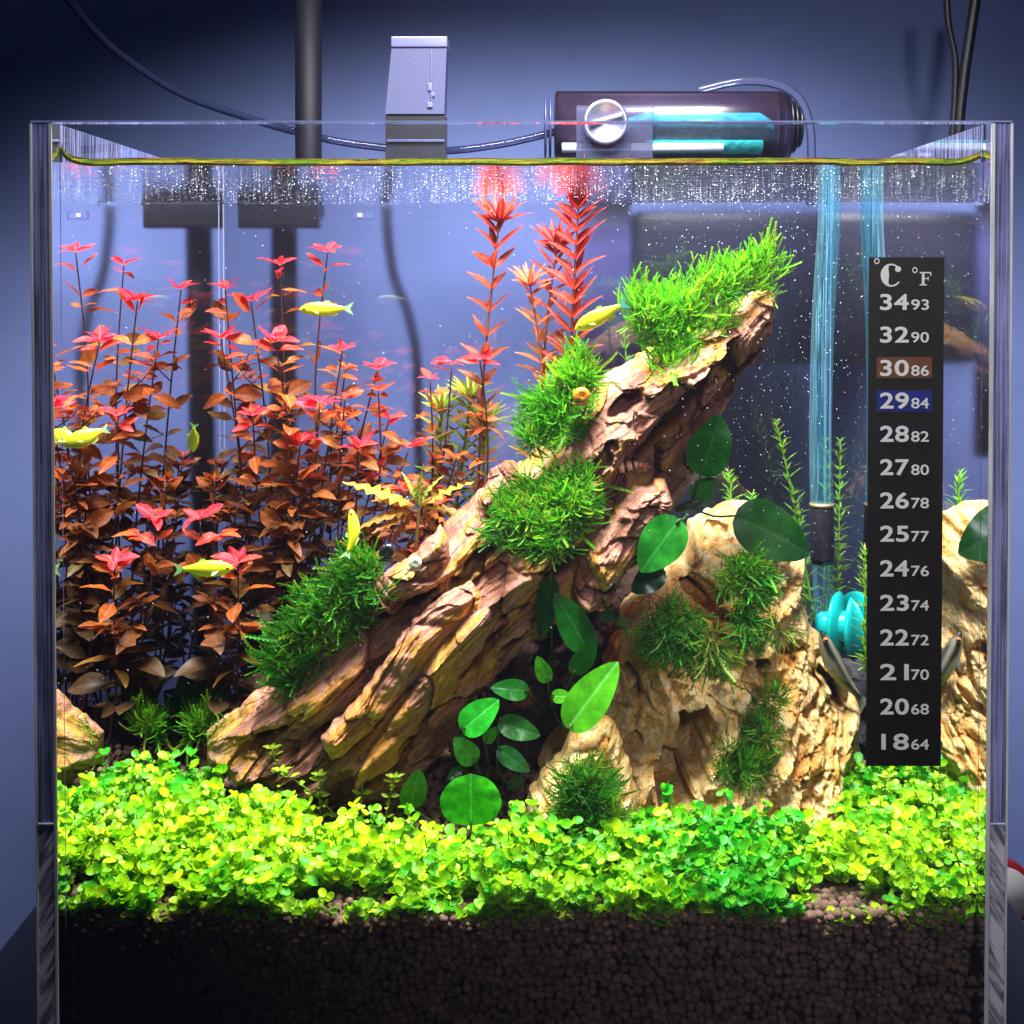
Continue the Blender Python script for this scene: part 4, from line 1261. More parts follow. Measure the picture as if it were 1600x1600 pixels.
anubias('small leaved anubias in the shade low between root and stones', (775, 1235), [
    (722, 1142, 776, 1094, 52, 0.072, (0.02, 0.42, 0.02), (-0.2, 0.4, 0)), (780, 1128, 844, 1150, 38, 0.078, (0.03, 0.17, 0.02), (0, .3, 0)), (778, 1170, 828, 1207, 32, 0.075, (0.02, 0.12, 0.03), (0, .2, 0)),
    (742, 1192, 712, 1155, 38, 0.08, (0.03, 0.22, 0.02), (0, .3, 0)), (758, 1160, 775, 1138, 20, 0.08, GM, (0, .3, 0)), (795, 1232, 815, 1212, 18, 0.09, GD, (0, .2, 0)), (720, 1200, 700, 1218, 18, 0.09, GD, (0, .2, 0))])
anubias('single low plant with a very bright round leaf lying on the carpet', (738, 1295), [
    (736, 1290, 735, 1214, 98, 0.034, GX, (0, 0.55, 0)), (640, 1262, 656, 1206, 42, 0.07, (0.02, 0.17, 0.012), (0.3, 0.1, 0))])
anubias('tiny pair of dim green leaves in the hollow left of the big stone', (975, 975), [
    (960, 962, 935, 962, 20, 0.095, GD, (0, .3, 0)), (965, 968, 982, 975, 18, 0.095, (0.08, 0.2, 0.03), (0, .3, 0))])

# ------------------------------------------------------------------ carpet
def carpet_mesh():
    LV = []; ncol = []
    m_ = 8
    base = [(0, 0.05, 0)]
    for k in range(m_):
        a = -math.pi / 2 + 2 * math.pi * (k + 0.5) / m_
        base.append((0.40 * math.cos(a), 0.52 + 0.50 * math.sin(a), 0.10 * abs(math.cos(a)) + 0.05))
    base.append((0, 0.5, -0.02))
    base = np.array(base)
    Fb_ = [(9, k + 1, (k + 1) % m_ + 1) for k in range(m_)] 
    Fb_ = np.array(Fb_)
    Vs = []; Cs = []
    SV = []; SF = []; SC = []; sn = 0
    n = 0
    tries = 0
    while n < 3700 and tries < 60000:
        tries += 1
        x = random.uniform(XL + 0.003, XR - 0.003); y = random.random() ** 1.1 * 0.150 + 0.004
        px = CX + F * (x - CAM.x) / (y + 0.52)
        dens = 1.0
        lim = 0.150
        lim = 0.128
        if 470 < px < 820: lim = 0.060
        if 820 <= px < 1330: lim = 0.062
        if 660 < px < 800: lim = 0.045
        if 330 < px <= 470: lim = 0.090
        if y > lim: continue
        if y < 0.018 and vn(np.array(x * 55), np.array(y * 20), 0, 77) < -0.1: continue
        if vn(np.array(x * 120), np.array(y * 120), 0, 78) < -0.22: continue
        z0 = float(soilz(np.array(x), np.array(y))) + 0.001
        hmax = 0.0095 + 0.0075 * sst(0.0, 0.05, y) + 0.005 * float(vn(np.array(x * 28), np.array(y * 28), 0, 71))
        h = hmax * random.uniform(0.35, 1.0) * (1.5 if random.random() < 0.14 else 1)
        p = Vector((x, y, z0))
        lean = Vector((random.gauss(0, 0.42), random.gauss(-0.12, 0.4), 1)).normalized()
        if n % 14 == 0:      # runners spilling over the bank against the front pane
            p = Vector((x, random.uniform(0.005, 0.009), SOIL + random.uniform(0.000, 0.005)))
            lean = Vector((random.gauss(0, 0.8), -0.5, random.uniform(-0.75, 0.35))).normalized(); h = random.uniform(0.004, 0.010)
        nodes = 2 + int(h / 0.006)
        sv = [p]
        hue = float(vn(np.array(x * 22), np.array(y * 22), 0, 90)) * 0.5 + random.uniform(-0.4, 0.4)
        for k in range(nodes):
            f = (k + 1) / nodes
            q = p + lean * h * f
            q.x = min(max(q.x, XL + 0.002), XR - 0.002); q.y = max(q.y, 0.002)
            sv.append(q)
            m2 = 2 if k < nodes - 1 else random.choice((3, 4, 4))
            a0 = random.uniform(0, 6.28)
            for j in range(m2):
                a = a0 + j * 2 * math.pi / m2 + random.uniform(-.25, .25)
                el = random.uniform(-0.5, 1.1)
                yv = Vector((math.cos(a), math.sin(a), el)).normalized()
                nz = Vector((random.gauss(0, .6), random.gauss(-.55, .5), 1))
                xv = yv.cross(nz).normalized(); zv = xv.cross(yv)
                s_ = random.triangular(0.0016, 0.0062, 0.0032) * (0.8 + 0.3 * f)
                Mx = np.array([xv, yv, zv])
                vv = base @ Mx * s_ + np.array(q)
                vv[:, 0] = np.clip(vv[:, 0], XL + 0.0006, XR - 0.0006); vv[:, 1] = np.maximum(vv[:, 1], 0.0008)
                Vs.append(vv)
                g_ = min(1, max(0, 0.42 + hue * 0.9 + random.uniform(-.3, .3)))
                cc = mixc((0.03, 0.44, 0.006), (0.56, 0.84, 0.004), g_ ** 1.2)
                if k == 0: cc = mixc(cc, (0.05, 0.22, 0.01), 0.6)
                f2 = random.uniform(0.75, 1.2)
                Cs.append([tuple(v * f2 for v in cc)] * len(base))
        tv, tf = tube(sv, 0.00026, 3, False)
        SV += tv; SF += [tuple(i + sn for i in f_) for f_ in tf]; sn += len(tv); SC += [(0.16, 0.30, 0.03)] * len(tv)
        n += 1
    nL = len(Vs)
    V = np.concatenate(Vs); C_ = np.array(Cs).reshape(-1, 3)
    Fo = (Fb_[None] + (np.arange(nL) * len(base))[:, None, None]).reshape(-1, 3)
    off = len(V)
    V = np.concatenate([V, np.array(SV)]); C_ = np.concatenate([C_, np.array(SC)])
    SFt = []
    for f_ in SF:
        SFt.append((f_[0] + off, f_[1] + off, f_[2] + off)); SFt.append((f_[0] + off, f_[2] + off, f_[3] + off))
    Fo = np.concatenate([Fo, np.array(SFt)])
    return V, Fo, C_


V, Fc, C_ = carpet_mesh()
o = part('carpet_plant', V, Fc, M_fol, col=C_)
tag(o, 'dense lime green carpet of tiny round leaves over the soil', 'ground cover', kind='stuff')


def sprig(px0, py0, px1, py1, t, label, n=6, col=(0.34, 0.55, 0.015)):
    a = W(px0, py0, t); b = W(px1, py1, t)
    root = thing('carpet_sprig', label, 'plant', tuple(a), 'sprigs rising out of the carpet')
    pts = catmull([tuple(a), tuple((a + b) / 2 + Vector((0, 0, 0.002))), tuple(b)], 8)
    stem_part(root, pts, 0.0003, (0.2, 0.28, 0.03))
    for k in range(n):
        f = (k + 1) / n * 7; i = min(6, int(f)); p = Vector(pts[i]) + (Vector(pts[i + 1]) - Vector(pts[i])) * min(1, f - i)
        for j in range(2 if k < n - 1 else 4):
            an = k * 1.57 + j * (math.pi if k < n - 1 else math.pi / 2)
            d = Vector((math.cos(an), math.sin(an), 0.5)).normalized() * random.uniform(0.0038, 0.0052)
            put_leaf(LEAF['ovate%d' % (j % 3)], root, p, p + d, (0, -.5, 1), tuple(v * random.uniform(.8, 1.2) for v in col), 1.35)


for a in [(445, 1260, 425, 1170, 0.095, 'sprig rising in front of the left end of the root, upper one'), (540, 1290, 440, 1205, 0.085, 'long sprig leaning left across the root foot'),
          (560, 1290, 570, 1205, 0.082, 'upright sprig under the middle of the root'), (600, 1290, 618, 1215, 0.08, 'sprig with open leaves right of the upright one'),
          (500, 1290, 500, 1212, 0.085, 'short sprig at the dark gap below the root'), (860, 1330, 915, 1300, 0.05, 'arching sprig left of the lowest moss tuft'),
          (1375, 1290, 1385, 1215, 0.09, 'sprig just below the thermometer strip'), (1400, 1290, 1430, 1225, 0.10, 'leafy sprig below the right edge of the thermometer strip')]:
    sprig(*a)

# ------------------------------------------------------------------ fish
m, t, out = nt('yellow_fish_skin')
a_ = N(t, 'ShaderNodeAttribute', attribute_name='col')
p = N(t, 'ShaderNodeBsdfPrincipled'); p.inputs['Roughness'].default_value = 0.3; p.inputs['Subsurface Weight'].default_value = 0.15; p.inputs['Subsurface Radius'].default_value = (0.002, 0.002, 0.0005)
p.inputs['Subsurface Scale'].default_value = 0.5
L(t, a_.outputs['Color'], p.inputs['Base Color']); L(t, bump(t, noise(t, objco(t), 1800), 0.00008), p.inputs['Normal']); L(t, p.outputs[0], out.inputs[0])
M_fish = m
m, t, out = nt('fin')
a_ = N(t, 'ShaderNodeAttribute', attribute_name='col')
df = N(t, 'ShaderNodeBsdfPrincipled'); df.inputs['Roughness'].default_value = 0.3; tl = N(t, 'ShaderNodeBsdfTransparent')
L(t, a_.outputs['Color'], df.inputs['Base Color'])
mx = N(t, 'ShaderNodeMixShader'); mx.inputs[0].default_value = 0.72; L(t, tl.outputs[0], mx.inputs[1]); L(t, df.outputs[0], mx.inputs[2]); L(t, mx.outputs[0], out.inputs[0])
M_fin = m
M_eye = plain('fish_eye', (0.01, 0.01, 0.01), 0.08, spec=1.0)
M_iris = plain('fish_iris', (0.75, 0.22, 0.03), 0.2)


def fish(label, px, py, t, ln_px, ang, yaw=0.0, bend=0.0, deep=1.0, colr=((0.78, 1.0, 0.02), (1.0, 0.98, 0.03)), tailc=(0.45, 0.95, 0.35), name='yellow_fish', slim=1.0, group='yellow fish'):
    """ang: heading in the picture plane (deg, 0 = right); yaw turns it toward the viewer"""
    Ln = ln_px * mpp(t)
    c0 = W(px, py, t)
    Rm = Matrix.Rotation(-R(ang), 4, 'Y')
    Rm = Rm @ Matrix.Rotation(R(yaw), 4, 'Z')
    flip = -1 if abs(((ang + 180) % 360) - 180) > 90 else 1
    def P3(x, y, z):
        # x forward 0.5..-0.5 , z up, y side ; bend curves the spine
        yy = y; zz = z * flip + bend * (x * x) * 1.0
        v = Rm @ Vector((x * Ln, yy * Ln, zz * Ln))
        return tuple(c0 + v)
    prof = [(0.50, 0.004, 0.0), (0.485, 0.022, -0.003), (0.45, 0.050, -0.004), (0.38, 0.085, 0.0), (0.28, 0.112, 0.002), (0.15, 0.128, 0.0), (0.02, 0.118, 0.0), (-0.10, 0.092, 0.004), (-0.20, 0.062, 0.008), (-0.28, 0.042, 0.010), (-0.33, 0.036, 0.010), (-0.35, 0.02, 0.010)]
    V = []; C_ = []; n = 14
    for (x, h, zc) in prof:
        for k in range(n):
            a = 2 * math.pi * k / n
            z = math.cos(a) * h * deep * 1.15 + zc; y = math.sin(a) * h * 0.52 * slim
            V.append(P3(x, y, z)); C_.append(mixc(colr[0], colr[1], min(1, max(0, 0.5 + z * 5 * -1 + 0.2))) if name != 'sucker_fish' else ((0.02, 0.02, 0.015) if abs(z - 0.01) < 0.03 else ((0.32, 0.30, 0.22) if abs(z - 0.01) < 0.06 else (0.07, 0.065, 0.045) if z > 0 else (0.4, 0.38, 0.3))))
    Fc = []
    for i in range(len(prof) - 1):
        for k in range(n):
            k2 = (k + 1) % n; Fc.append((i * n + k, i * n + k2, (i + 1) * n + k2, (i + 1) * n + k))
    Fc.append(tuple(range(n))); Fc.append(tuple((len(prof) - 1) * n + k for k in range(n)))
    root = thing(name, label, 'fish', tuple(c0), group)
    part('body', V, Fc, M_fish, root, col=np.array(C_))
    def fin(nm, pts, col, th_=0.002):
        k = len(pts)
        V = [P3(x, -th_ / 2, z) for x, z in pts] + [P3(x, th_ / 2, z) for x, z in pts]
        Fc = [tuple(range(k)), tuple(range(2 * k - 1, k - 1, -1))] + [(i, i + k, (i + 1) % k + k, (i + 1) % k) for i in range(k)]
        part(nm, V, Fc, M_fin, root, col=np.array([col] * (2 * k)), smooth=False)
    fin('tail_fin', [(-0.33, 0.035), (-0.40, 0.075), (-0.50, 0.125), (-0.46, 0.05), (-0.435, 0.01), (-0.46, -0.04), (-0.50, -0.11), (-0.40, -0.06), (-0.33, -0.02)], tailc)
    fin('dorsal_fin', [(0.06, 0.105 * deep), (0.02, 0.165 * deep + .01), (-0.05, 0.175 * deep), (-0.08, 0.14 * deep), (-0.09, 0.085 * deep)], mixc(colr[0], tailc, .5))
    fin('anal_fin', [(-0.02, -0.105 * deep), (-0.07, -0.16 * deep), (-0.20, -0.12 * deep), (-0.22, -0.05 * deep)], mixc(colr[1], tailc, .3))
    fin('pelvic_fin', [(0.12, -0.115 * deep), (0.06, -0.17 * deep), (0.03, -0.11 * deep)], mixc(colr[1], tailc, .3))
    for s_ in (-1, 1):
        yy = s_ * 0.075 * slim
        V = [P3(0.26, yy * 0.75, -0.03), P3(0.20, yy * 1.5, -0.07), P3(0.14, yy * 1.9, -0.085), P3(0.16, yy * 1.3, -0.04)]
        V += [tuple(Vector(q) + Vector((0, 0.0001, 0.0001))) for q in V]
        part('pectoral_fin', V, [(0, 1, 2, 3), (7, 6, 5, 4), (0, 4, 5, 1), (1, 5, 6, 2), (2, 6, 7, 3), (3, 7, 4, 0)], M_fin, root, col=np.array([tuple(v * 0.55 for v in mixc(tailc, colr[0], 0.5))] * 8), smooth=False)
    Vb0, Fb0 = ico(2)
    for s_ in (-1, 1):
        e = Vector(P3(0.405, s_ * 0.036 * slim, 0.012))
        eo = part('eye', Vb0 * Ln * 0.030 + np.array(e), Fb0, M_iris, root)
        e2 = Vector(P3(0.405, s_ * 0.045 * slim, 0.012))
        part('pupil', Vb0 * Ln * 0.020 + np.array(e2), Fb0, M_eye, eo)
    return root


fish('yellow fish swimming left above the red thicket', 510, 483, 0.12, 84, 180, yaw=-8, deep=0.9)
fish('yellow fish heading down left with green tail, beside the top moss', 940, 493, 0.09, 94, 207, yaw=8, deep=0.95, colr=((0.80, 0.85, 0.03), (0.98, 0.85, 0.02)), tailc=(0.1, 0.6, 0.45))
fish('yellow fish half turned away close to the left pane', 136, 682, 0.014, 72, 200, yaw=-32, deep=1.3, slim=1.3)
fish('small yellow fish facing down among the left stems', 302, 684, 0.055, 62, 255, yaw=35, deep=1.0, slim=1.5, colr=((0.9, 1.0, 0.05), (1.0, 1.0, 0.05)))
fish('yellow fish rising head up with curved tail over the shaggy moss', 552, 835, 0.085, 78, 84, yaw=12, bend=0.45, deep=0.85, slim=1.3)
fish('plump bright yellow fish swimming right above the low pink plants', 318, 889, 0.07, 92, 0, yaw=10, deep=1.0, slim=1.3, colr=((0.80, 0.95, 0.02), (0.95, 0.95, 0.02)))
# striped grey algae eater on the stone
to, _ = hit(1300, 1040, 0.12)
fish('slim grey sucker fish with dark stripe clinging to the right edge of the big stone', 1312, 1052, min(to - 0.006, 0.128), 146, 122, yaw=0, bend=-0.28, deep=0.72, colr=((0.045, 0.045, 0.03), (0.20, 0.19, 0.13)), tailc=(0.25, 0.25, 0.25), name='sucker_fish', slim=1.5, group=None)

# ------------------------------------------------------------------ shrimp
ts, _ = hit(975, 732, 0.11)
ts = min(ts, 0.105) - 0.010
shr = thing('bee_shrimp', 'small orange shrimp with black bands on the dark side of the root', 'shrimp', tuple(W(975, 732, ts)))
m, t, out = nt('shrimp_shell')
a_ = N(t, 'ShaderNodeAttribute', attribute_name='col'); p = N(t, 'ShaderNodeBsdfPrincipled'); p.inputs['Roughness'].default_value = 0.25
L(t, a_.outputs['Color'], p.inputs['Base Color']); L(t, p.outputs[0], out.inputs[0]); M_shr = m
sp_ = [(940, 738), (948, 735), (957, 733), (966, 731), (976, 730), (986, 728), (994, 726), (1001, 726), (1006, 728)]
rad = [2, 6, 8.5, 9, 8.5, 7.5, 6, 4.4, 2.5]
pts = catmull([tuple(W(a, b, ts)) for a, b in sp_], 33)
rs = catmull(np.array(rad, float)[:, None], 33)[:, 0] * mpp(ts) * (1 + 0.07 * np.cos(np.arange(33) * 2.1))
V, Fc = tube(pts, rs, 12)
cc = []
for i in range(33):
    c0 = (0.02, 0.008, 0.008) if i in (11, 12, 16, 17, 21, 22, 26, 30) else ((0.95, 0.36, 0.18) if i % 5 else (1.0, 0.75, 0.6))
    cc += [c0] * 12
part('body', V, Fc, M_shr, shr, col=np.array(cc))
for k, (x1, y1) in enumerate([(915, 728), (912, 742), (928, 752)]):
    stem_part(shr, [W(944, 737, ts), W((944 + x1) / 2, (737 + y1) / 2 - 5, ts - .002), W(x1, y1, ts - .003)], 0.00013, (0.6, 0.2, 0.08), 'antenna', 4)
for k in range(7):
    x0 = 952 + k * 6
    stem_part(shr, [W(x0, 738, ts), W(x0 - 4, 747, ts - .001), W(x0 - 7, 752, ts)], 0.00016, (0.65, 0.25, 0.1), 'leg', 4)
for (x1, y1) in ((1014, 722), (1018, 730), (1012, 738)):
    put_leaf(LEAF['narrow0'], shr, W(1004, 727, ts), W(x1, y1, ts), (0, -1, .3), (0.7, 0.25, 0.12), 1.8, 'tail_fan')
Vb0, Fb0 = ico(1)
part('eye', Vb0 * 0.0005 + np.array(W(947, 732, ts - 0.0015)), Fb0, M_eye, shr)

# ------------------------------------------------------------------ snails
def snail(label, px, py, t0, rpx, col, nm='snail'):
    t_, _ = hit(px, py, t0)
    t_ = min(t_, t0) - 0.004
    c0 = W(px, py, t_)
    r = rpx * mpp(t_)
    root = thing(nm, label, 'snail', tuple(c0))
    P = []; rr_ = []
    for k in range(60):
        f = k / 59; a = f * 2.6 * 2 * math.pi
        q = r * 0.62 * (f ** 1.3) 
        P.append(c0 + Vector((math.cos(a) * q, 0.35 * r * (f - 1), math.sin(a) * q))); rr_.append(r * (0.10 + 0.42 * f ** 1.2))
    V, Fc = tube(P, rr_, 12)
    part('shell', V, Fc, plain(nm + '_shell', col, 0.25, var=0.3, vs=700, coat=0.4), root)
    a = c0 + Vector((-r * 0.2, -0.1 * r, -r * 0.9))
    V, Fc = tube([a + Vector((-r, 0, -0.05 * r)), a + Vector((-r * .4, 0, 0)), a + Vector((r * .5, 0, 0)), a + Vector((r * 1.0, 0, -0.05 * r))], [r * .08, r * .25, r * .25, r * .06], 8)
    part('foot', V, Fc, plain(nm + '_foot', tuple(v * 0.5 + 0.03 for v in col), 0.4), root)
    for s_ in (-1, 1):
        b = a + Vector((-r * .95, s_ * r * .1, 0))
        V, Fc = tube([b, b + Vector((-r * .35, s_ * r * .12, r * .3))], [r * .04, r * .015], 5)
        part('tentacle', V, Fc, M_eye, root)
    return root


snail('small round orange snail resting on the green moss mound', 910, 618, 0.082, 14, (0.75, 0.28, 0.02))
snail('dark snail at the top of the shaggy moss beside the root', 607, 862, 0.095, 14, (0.015, 0.015, 0.02))
snail('tiny pale shell on the upper edge of the root', 650, 880, 0.09, 11, (0.75, 0.72, 0.6))

# ------------------------------------------------------------------ blue air tube and teal filter inside
m, t, out = nt('blue_clear_tube')
lw = N(t, 'ShaderNodeLayerWeight'); lw.inputs[0].default_value = 0.22
tr = N(t, 'ShaderNodeBsdfTransparent'); tr.inputs[0].default_value = (0.74, 0.90, 0.96, 1)
pr = N(t, 'ShaderNodeBsdfPrincipled'); pr.inputs['Base Color'].default_value = (0.30, 0.66, 0.76, 1); pr.inputs['Roughness'].default_value = 0.12
n = noise(t, objco(t, (1, 1, 0.015)), 1400, 2, 0.6)
rr2 = ramp(t, n, [(0.50, (0.01,) * 3), (0.64, (0.26,) * 3)])
lm = N(t, 'ShaderNodeMath', operation='MULTIPLY'); lm.inputs[1].default_value = 0.55; L(t, lw.outputs['Facing'], lm.inputs[0]); mxf = N(t, 'ShaderNodeMath', operation='MAXIMUM'); L(t, lm.outputs[0], mxf.inputs[0]); L(t, rr2, mxf.inputs[1])
mx = N(t, 'ShaderNodeMixShader'); L(t, mxf.outputs[0], mx.inputs[0]); L(t, tr.outputs[0], mx.inputs[1]); L(t, pr.outputs[0], mx.inputs[2]); L(t, mx.outputs[0], out.inputs[0])
M_tube = m
m, t, out = nt('teal_silicone')
p = N(t, 'ShaderNodeBsdfPrincipled'); p.inputs['Base Color'].default_value = (0.01, 0.68, 0.66, 1); p.inputs['Roughness'].default_value = 0.3
tl = N(t, 'ShaderNodeBsdfTranslucent'); tl.inputs[0].default_value = (0.02, 0.95, 0.88, 1)
mx = N(t, 'ShaderNodeMixShader'); mx.inputs[0].default_value = 0.45; L(t, p.outputs[0], mx.inputs[1]); L(t, tl.outputs[0], mx.inputs[2]); L(t, mx.outputs[0], out.inputs[0])
M_teal = m

tf = 0.215
fl = thing('uplift_filter', 'blue clear uplift pipe with black collar and ribbed teal base behind the big stone', 'filter', tuple(W(1290, 1080, tf)))
for (dx, r_) in ((0, 0.0058),):
    pts = catmull([tuple(W(a, b, tf)) for a, b in ((1290, 262), (1296, 330), (1287, 480), (1283, 600), (1282, 700), (1284, 800))], 40)
    V, Fc = tube(pts, 0.0062, 24, False); part('pipe', V, Fc, M_tube, fl)
    V, Fc = tube(pts, 0.0038, 16, False); part('inner_pipe', V, Fc, M_tube, fl)
V, Fc = tube([W(1284, 790, tf), W(1284, 795, tf), W(1285, 870, tf), W(1285, 880, tf)], [0.0060, 0.0066, 0.0066, 0.0060], 24); part('collar', V, Fc, M_black, fl)
V, Fc = tube([W(1284, 786, tf), W(1284, 791, tf)], 0.0068, 24); part('ring', V, Fc, plain('brass_ring', (0.5, 0.4, 0.2), 0.3, 0.6), fl)
V, Fc = tube([W(1285, 880, tf), W(1287, 960, tf)], 0.0055, 24, False); part('sleeve', V, Fc, M_tube, fl)
c0 = W(1280, 938, tf)
for k in range(5):
    x = c0.x + 0.004 + k * 0.0098
    V, Fc = lathe([(0.012, -0.0024), (0.0175, -0.0013), (0.0188, 0), (0.0175, 0.0013), (0.012, 0.0024)], 30, 'X', (x + 0.006, c0.y, c0.z - 0.014))
    Vr = np.array(V); cxr = x + 0.006; dxr = Vr[:, 0] - cxr; dyr = Vr[:, 1] - c0.y; ca, sa = math.cos(0.5), math.sin(0.5)
    Vr[:, 0] = cxr + dxr * ca + dyr * sa; Vr[:, 1] = c0.y - dxr * sa + dyr * ca
    part('rib', Vr, Fc, M_teal, fl)
V, Fc = lathe([(0.006, -0.005), (0.0075, -0.003), (0.0100, 0.048), (0.007, 0.050)], 30, 'X', (c0.x + 0.004, c0.y, c0.z - 0.014)); part('core', V, Fc, M_teal, fl)
# black stack of soil-coloured debris behind the stone
poly = [(1300, 1030), (1330, 1030), (1360, 1050), (1380, 1100), (1385, 1190), (1380, 1240), (1300, 1240), (1290, 1100)]
Vd, Fd, Cd = blob_stone(poly, (1335, 1120), 0.20, 0.02, 333, [], 50, 120)
o = part('lava_rock', Vd, Fd, plain('lava_rock', (0.030, 0.028, 0.035), 0.9, var=0.5, vs=700, bmp=0.0008), base=W(1335, 1230, 0.2))
tag(o, 'dark rough rock heaped behind the right edge of the big stone', 'rock')

# ------------------------------------------------------------------ bubbles
Vb0, Fb0 = ico(1)
n = 3600
P = np.stack([RNG.uniform(XL + 0.002, XR - 0.002, n), RNG.uniform(0, 1, n) ** 1.0 * 0.26 + 0.004, np.full(n, WL - 0.0006)], -1)
keep = (vn(P[:, 0] * 40, P[:, 1] * 60, 0, 12) + 0.35 * RNG.standard_normal(n)) > -0.35
P = P[keep]; P[:, 2] -= RNG.exponential(0.0009, len(P))
V, Fc = scatter(Vb0, Fb0, P, 0.00010 + 0.00022 * RNG.random(len(P)) ** 2.4)
o = part('surface_bubbles', V, Fc, M_bub)
tag(o, 'band of tiny white bubbles floating under the water surface', 'bubbles', kind='stuff')
n = 2100
px_ = np.concatenate([RNG.uniform(100, 1530, 1000), RNG.normal(1200, 130, n - 1000)])
py_ = np.concatenate([RNG.uniform(300, 1100, 1000), 300 + RNG.beta(1.1, 1.8, n - 1000) * 720])
tt_ = RNG.uniform(0.01, 0.26, n)
P = WA(px_, py_, tt_)
ok = (np.abs(P[:, 0]) < 0.178) & (P[:, 2] < WL - 0.001)
P = P[ok]
V, Fc = scatter(Vb0, Fb0, P, 0.00006 + 0.00015 * RNG.random(len(P)) ** 2.0, 0, np.stack([np.ones(len(P)), np.ones(len(P)), RNG.uniform(1, 2.6, len(P))], -1))
o = part('drifting_bubbles', V, Fc, M_bub)
tag(o, 'fine white bubbles and specks drifting through the water', 'bubbles', kind='stuff')

# ------------------------------------------------------------------ behind the tank: pole, clamp, cables, filter canister
tp = 0.315
pole = thing('lamp_pole', 'black round lamp stand pole behind the left half of the tank', 'pole', tuple(W(483, 1150, tp)))
pr_ = 20.5 * mpp(tp)
V, Fc = tube([W(482, -60, tp), W(482, 300, tp), W(482, 340, tp)], pr_, 32); part('pole', V, Fc, M_pole, pole)
V, Fc = tube([W(440, 340, tp), W(438, 700, tp), W(436, 1200, tp)], pr_, 32); part('lower_pole', V, Fc, M_pole, pole)
a = W(375, 318, 0.30); b = W(500, 357, 0.30)
V, Fc = rbox((a.x, 0.290, b.z), (b.x, 0.300, a.z), 0.001); part('bracket', V, Fc, M_black, pole, smooth=False)

tcl = 0.288
a = W(602, 180, tcl); b = W(697, 58, tcl)
cl = thing('clamp', 'grey plastic clamp box standing up from the back rim, left of the canister', 'clamp', tuple(W(650, 245, tcl)))
import bmesh


def prism(pts, y0, y1):
    k = len(pts)
    V = [(p_[0], y0, p_[1]) for p_ in pts] + [(p_[0], y1, p_[1]) for p_ in pts]
    return V, [tuple(range(k)), tuple(range(2 * k - 1, k - 1, -1))] + [(i, i + k, (i + 1) % k + k, (i + 1) % k) for i in range(k)]


def pp(l, t): return [(W(x, y, t).x, W(x, y, t).z) for x, y in l]


V, Fc = prism(pp([(602, 178), (694, 178), (698, 72), (612, 72)], tcl), tcl, tcl + 0.02); part('cover', V, Fc, M_clamp, cl, smooth=False)
V, Fc = rbox((W(611, 60, tcl).x, tcl - 0.001, W(0, 74, tcl).z), (W(699, 60, tcl).x, tcl + 0.020, W(0, 57, tcl).z), 0.0008); part('top_lip', V, Fc, plain('clamp_lip', (0.12, 0.13, 0.32), 0.3, spec=0.8), cl)
V, Fc = prism(pp([(602, 300), (696, 300), (696, 180), (602, 180)], tcl), tcl + 0.001, tcl + 0.018); part('jaw', V, Fc, M_black, cl, smooth=False)
for (x0, y0, x1, y1) in ((669, 130, 675, 142), (673, 144, 679, 151), (668, 160, 676, 168), (674, 80, 675.5, 160)):
    V, Fc = rbox((W(x0, y0, tcl).x, tcl - 0.0012, W(x0, y1, tcl).z), (W(x1, y0, tcl).x, tcl, W(x0, y0, tcl).z), 0.0002); part('ratchet', V, Fc, plain('ratchet', (0.12, 0.13, 0.30), 0.3), cl)
V, Fc = rbox((W(604, 0, tcl).x, tcl - 0.0006, W(0, 222, tcl).z), (W(694, 0, tcl).x, tcl + 0.0005, W(0, 218, tcl).z), 0.0002); part('band', V, Fc, M_clamp, cl)

tk = 0.30
can = thing('filter_canister', 'smoky clear hang-on filter canister lying along the back rim', 'filter', tuple(W(1050, 245, tk)))
M_smoke = clear('smoky_plastic', 1.5, (0.66, 0.62, 0.76), haze=0.12, hazecol=(0.10, 0.07, 0.13), rough=0.22)
M_clr = clear('clear_plastic', 1.5, (0.85, 0.88, 0.97), haze=0.09, hazecol=(0.45, 0.45, 0.85), rough=0.08)
zc = W(0, 192, tk).z; rc = 57 * mpp(tk); yc = tk + rc
xa = W(868, 0, tk).x; xb = W(1240, 0, tk).x
V, Fc = lathe([(rc * 0.9, xa), (rc, xa + 0.001), (rc, xb - 0.004), (rc * 0.92, xb)], 48, 'X', (0, yc, zc)); part('housing', V, Fc, M_smoke, can)
V, Fc = lathe([(rc * 0.94, xa + 0.002), (rc * 0.94, xb - 0.006)], 40, 'X', (0, yc + 0.0, zc)); V = [(v[0], max(v[1], yc - 0.2 * rc), v[2]) for v in V]
part('dark_core', V, Fc, plain('purple_core', (0.055, 0.035, 0.075), 0.6, var=0.3, vs=120), can)
V, Fc = lathe([(rc * 0.45, W(980, 0, tk).x), (rc * 0.62, W(1010, 0, tk).x), (rc * 0.62, xb - 0.018), (rc * 0.4, xb - 0.010)], 40, 'X', (0, yc - 0.3 * rc, zc - 0.26 * rc)); part('cyan_glow', V, Fc, plain('teal_glow', (0.04, 0.75, 0.85), 0.7, var=0.5, vs=160, bmp=0.0005), can)  # cyan glow inside the canister put into a teal cylinder
M_glint = plain('reflection_tint', (0.60, 0.72, 0.85), 0.35)
V, Fc = tube([(xa + 0.004, yc - rc - 0.0008, W(0, 231, tk).z), (W(1130, 0, tk).x, yc - rc - 0.0008, W(0, 231, tk).z)], 0.0030, 16); part('reflection_bar', V, Fc, M_glint, can)  # bright lamp reflection on the canister, put into a pale bar
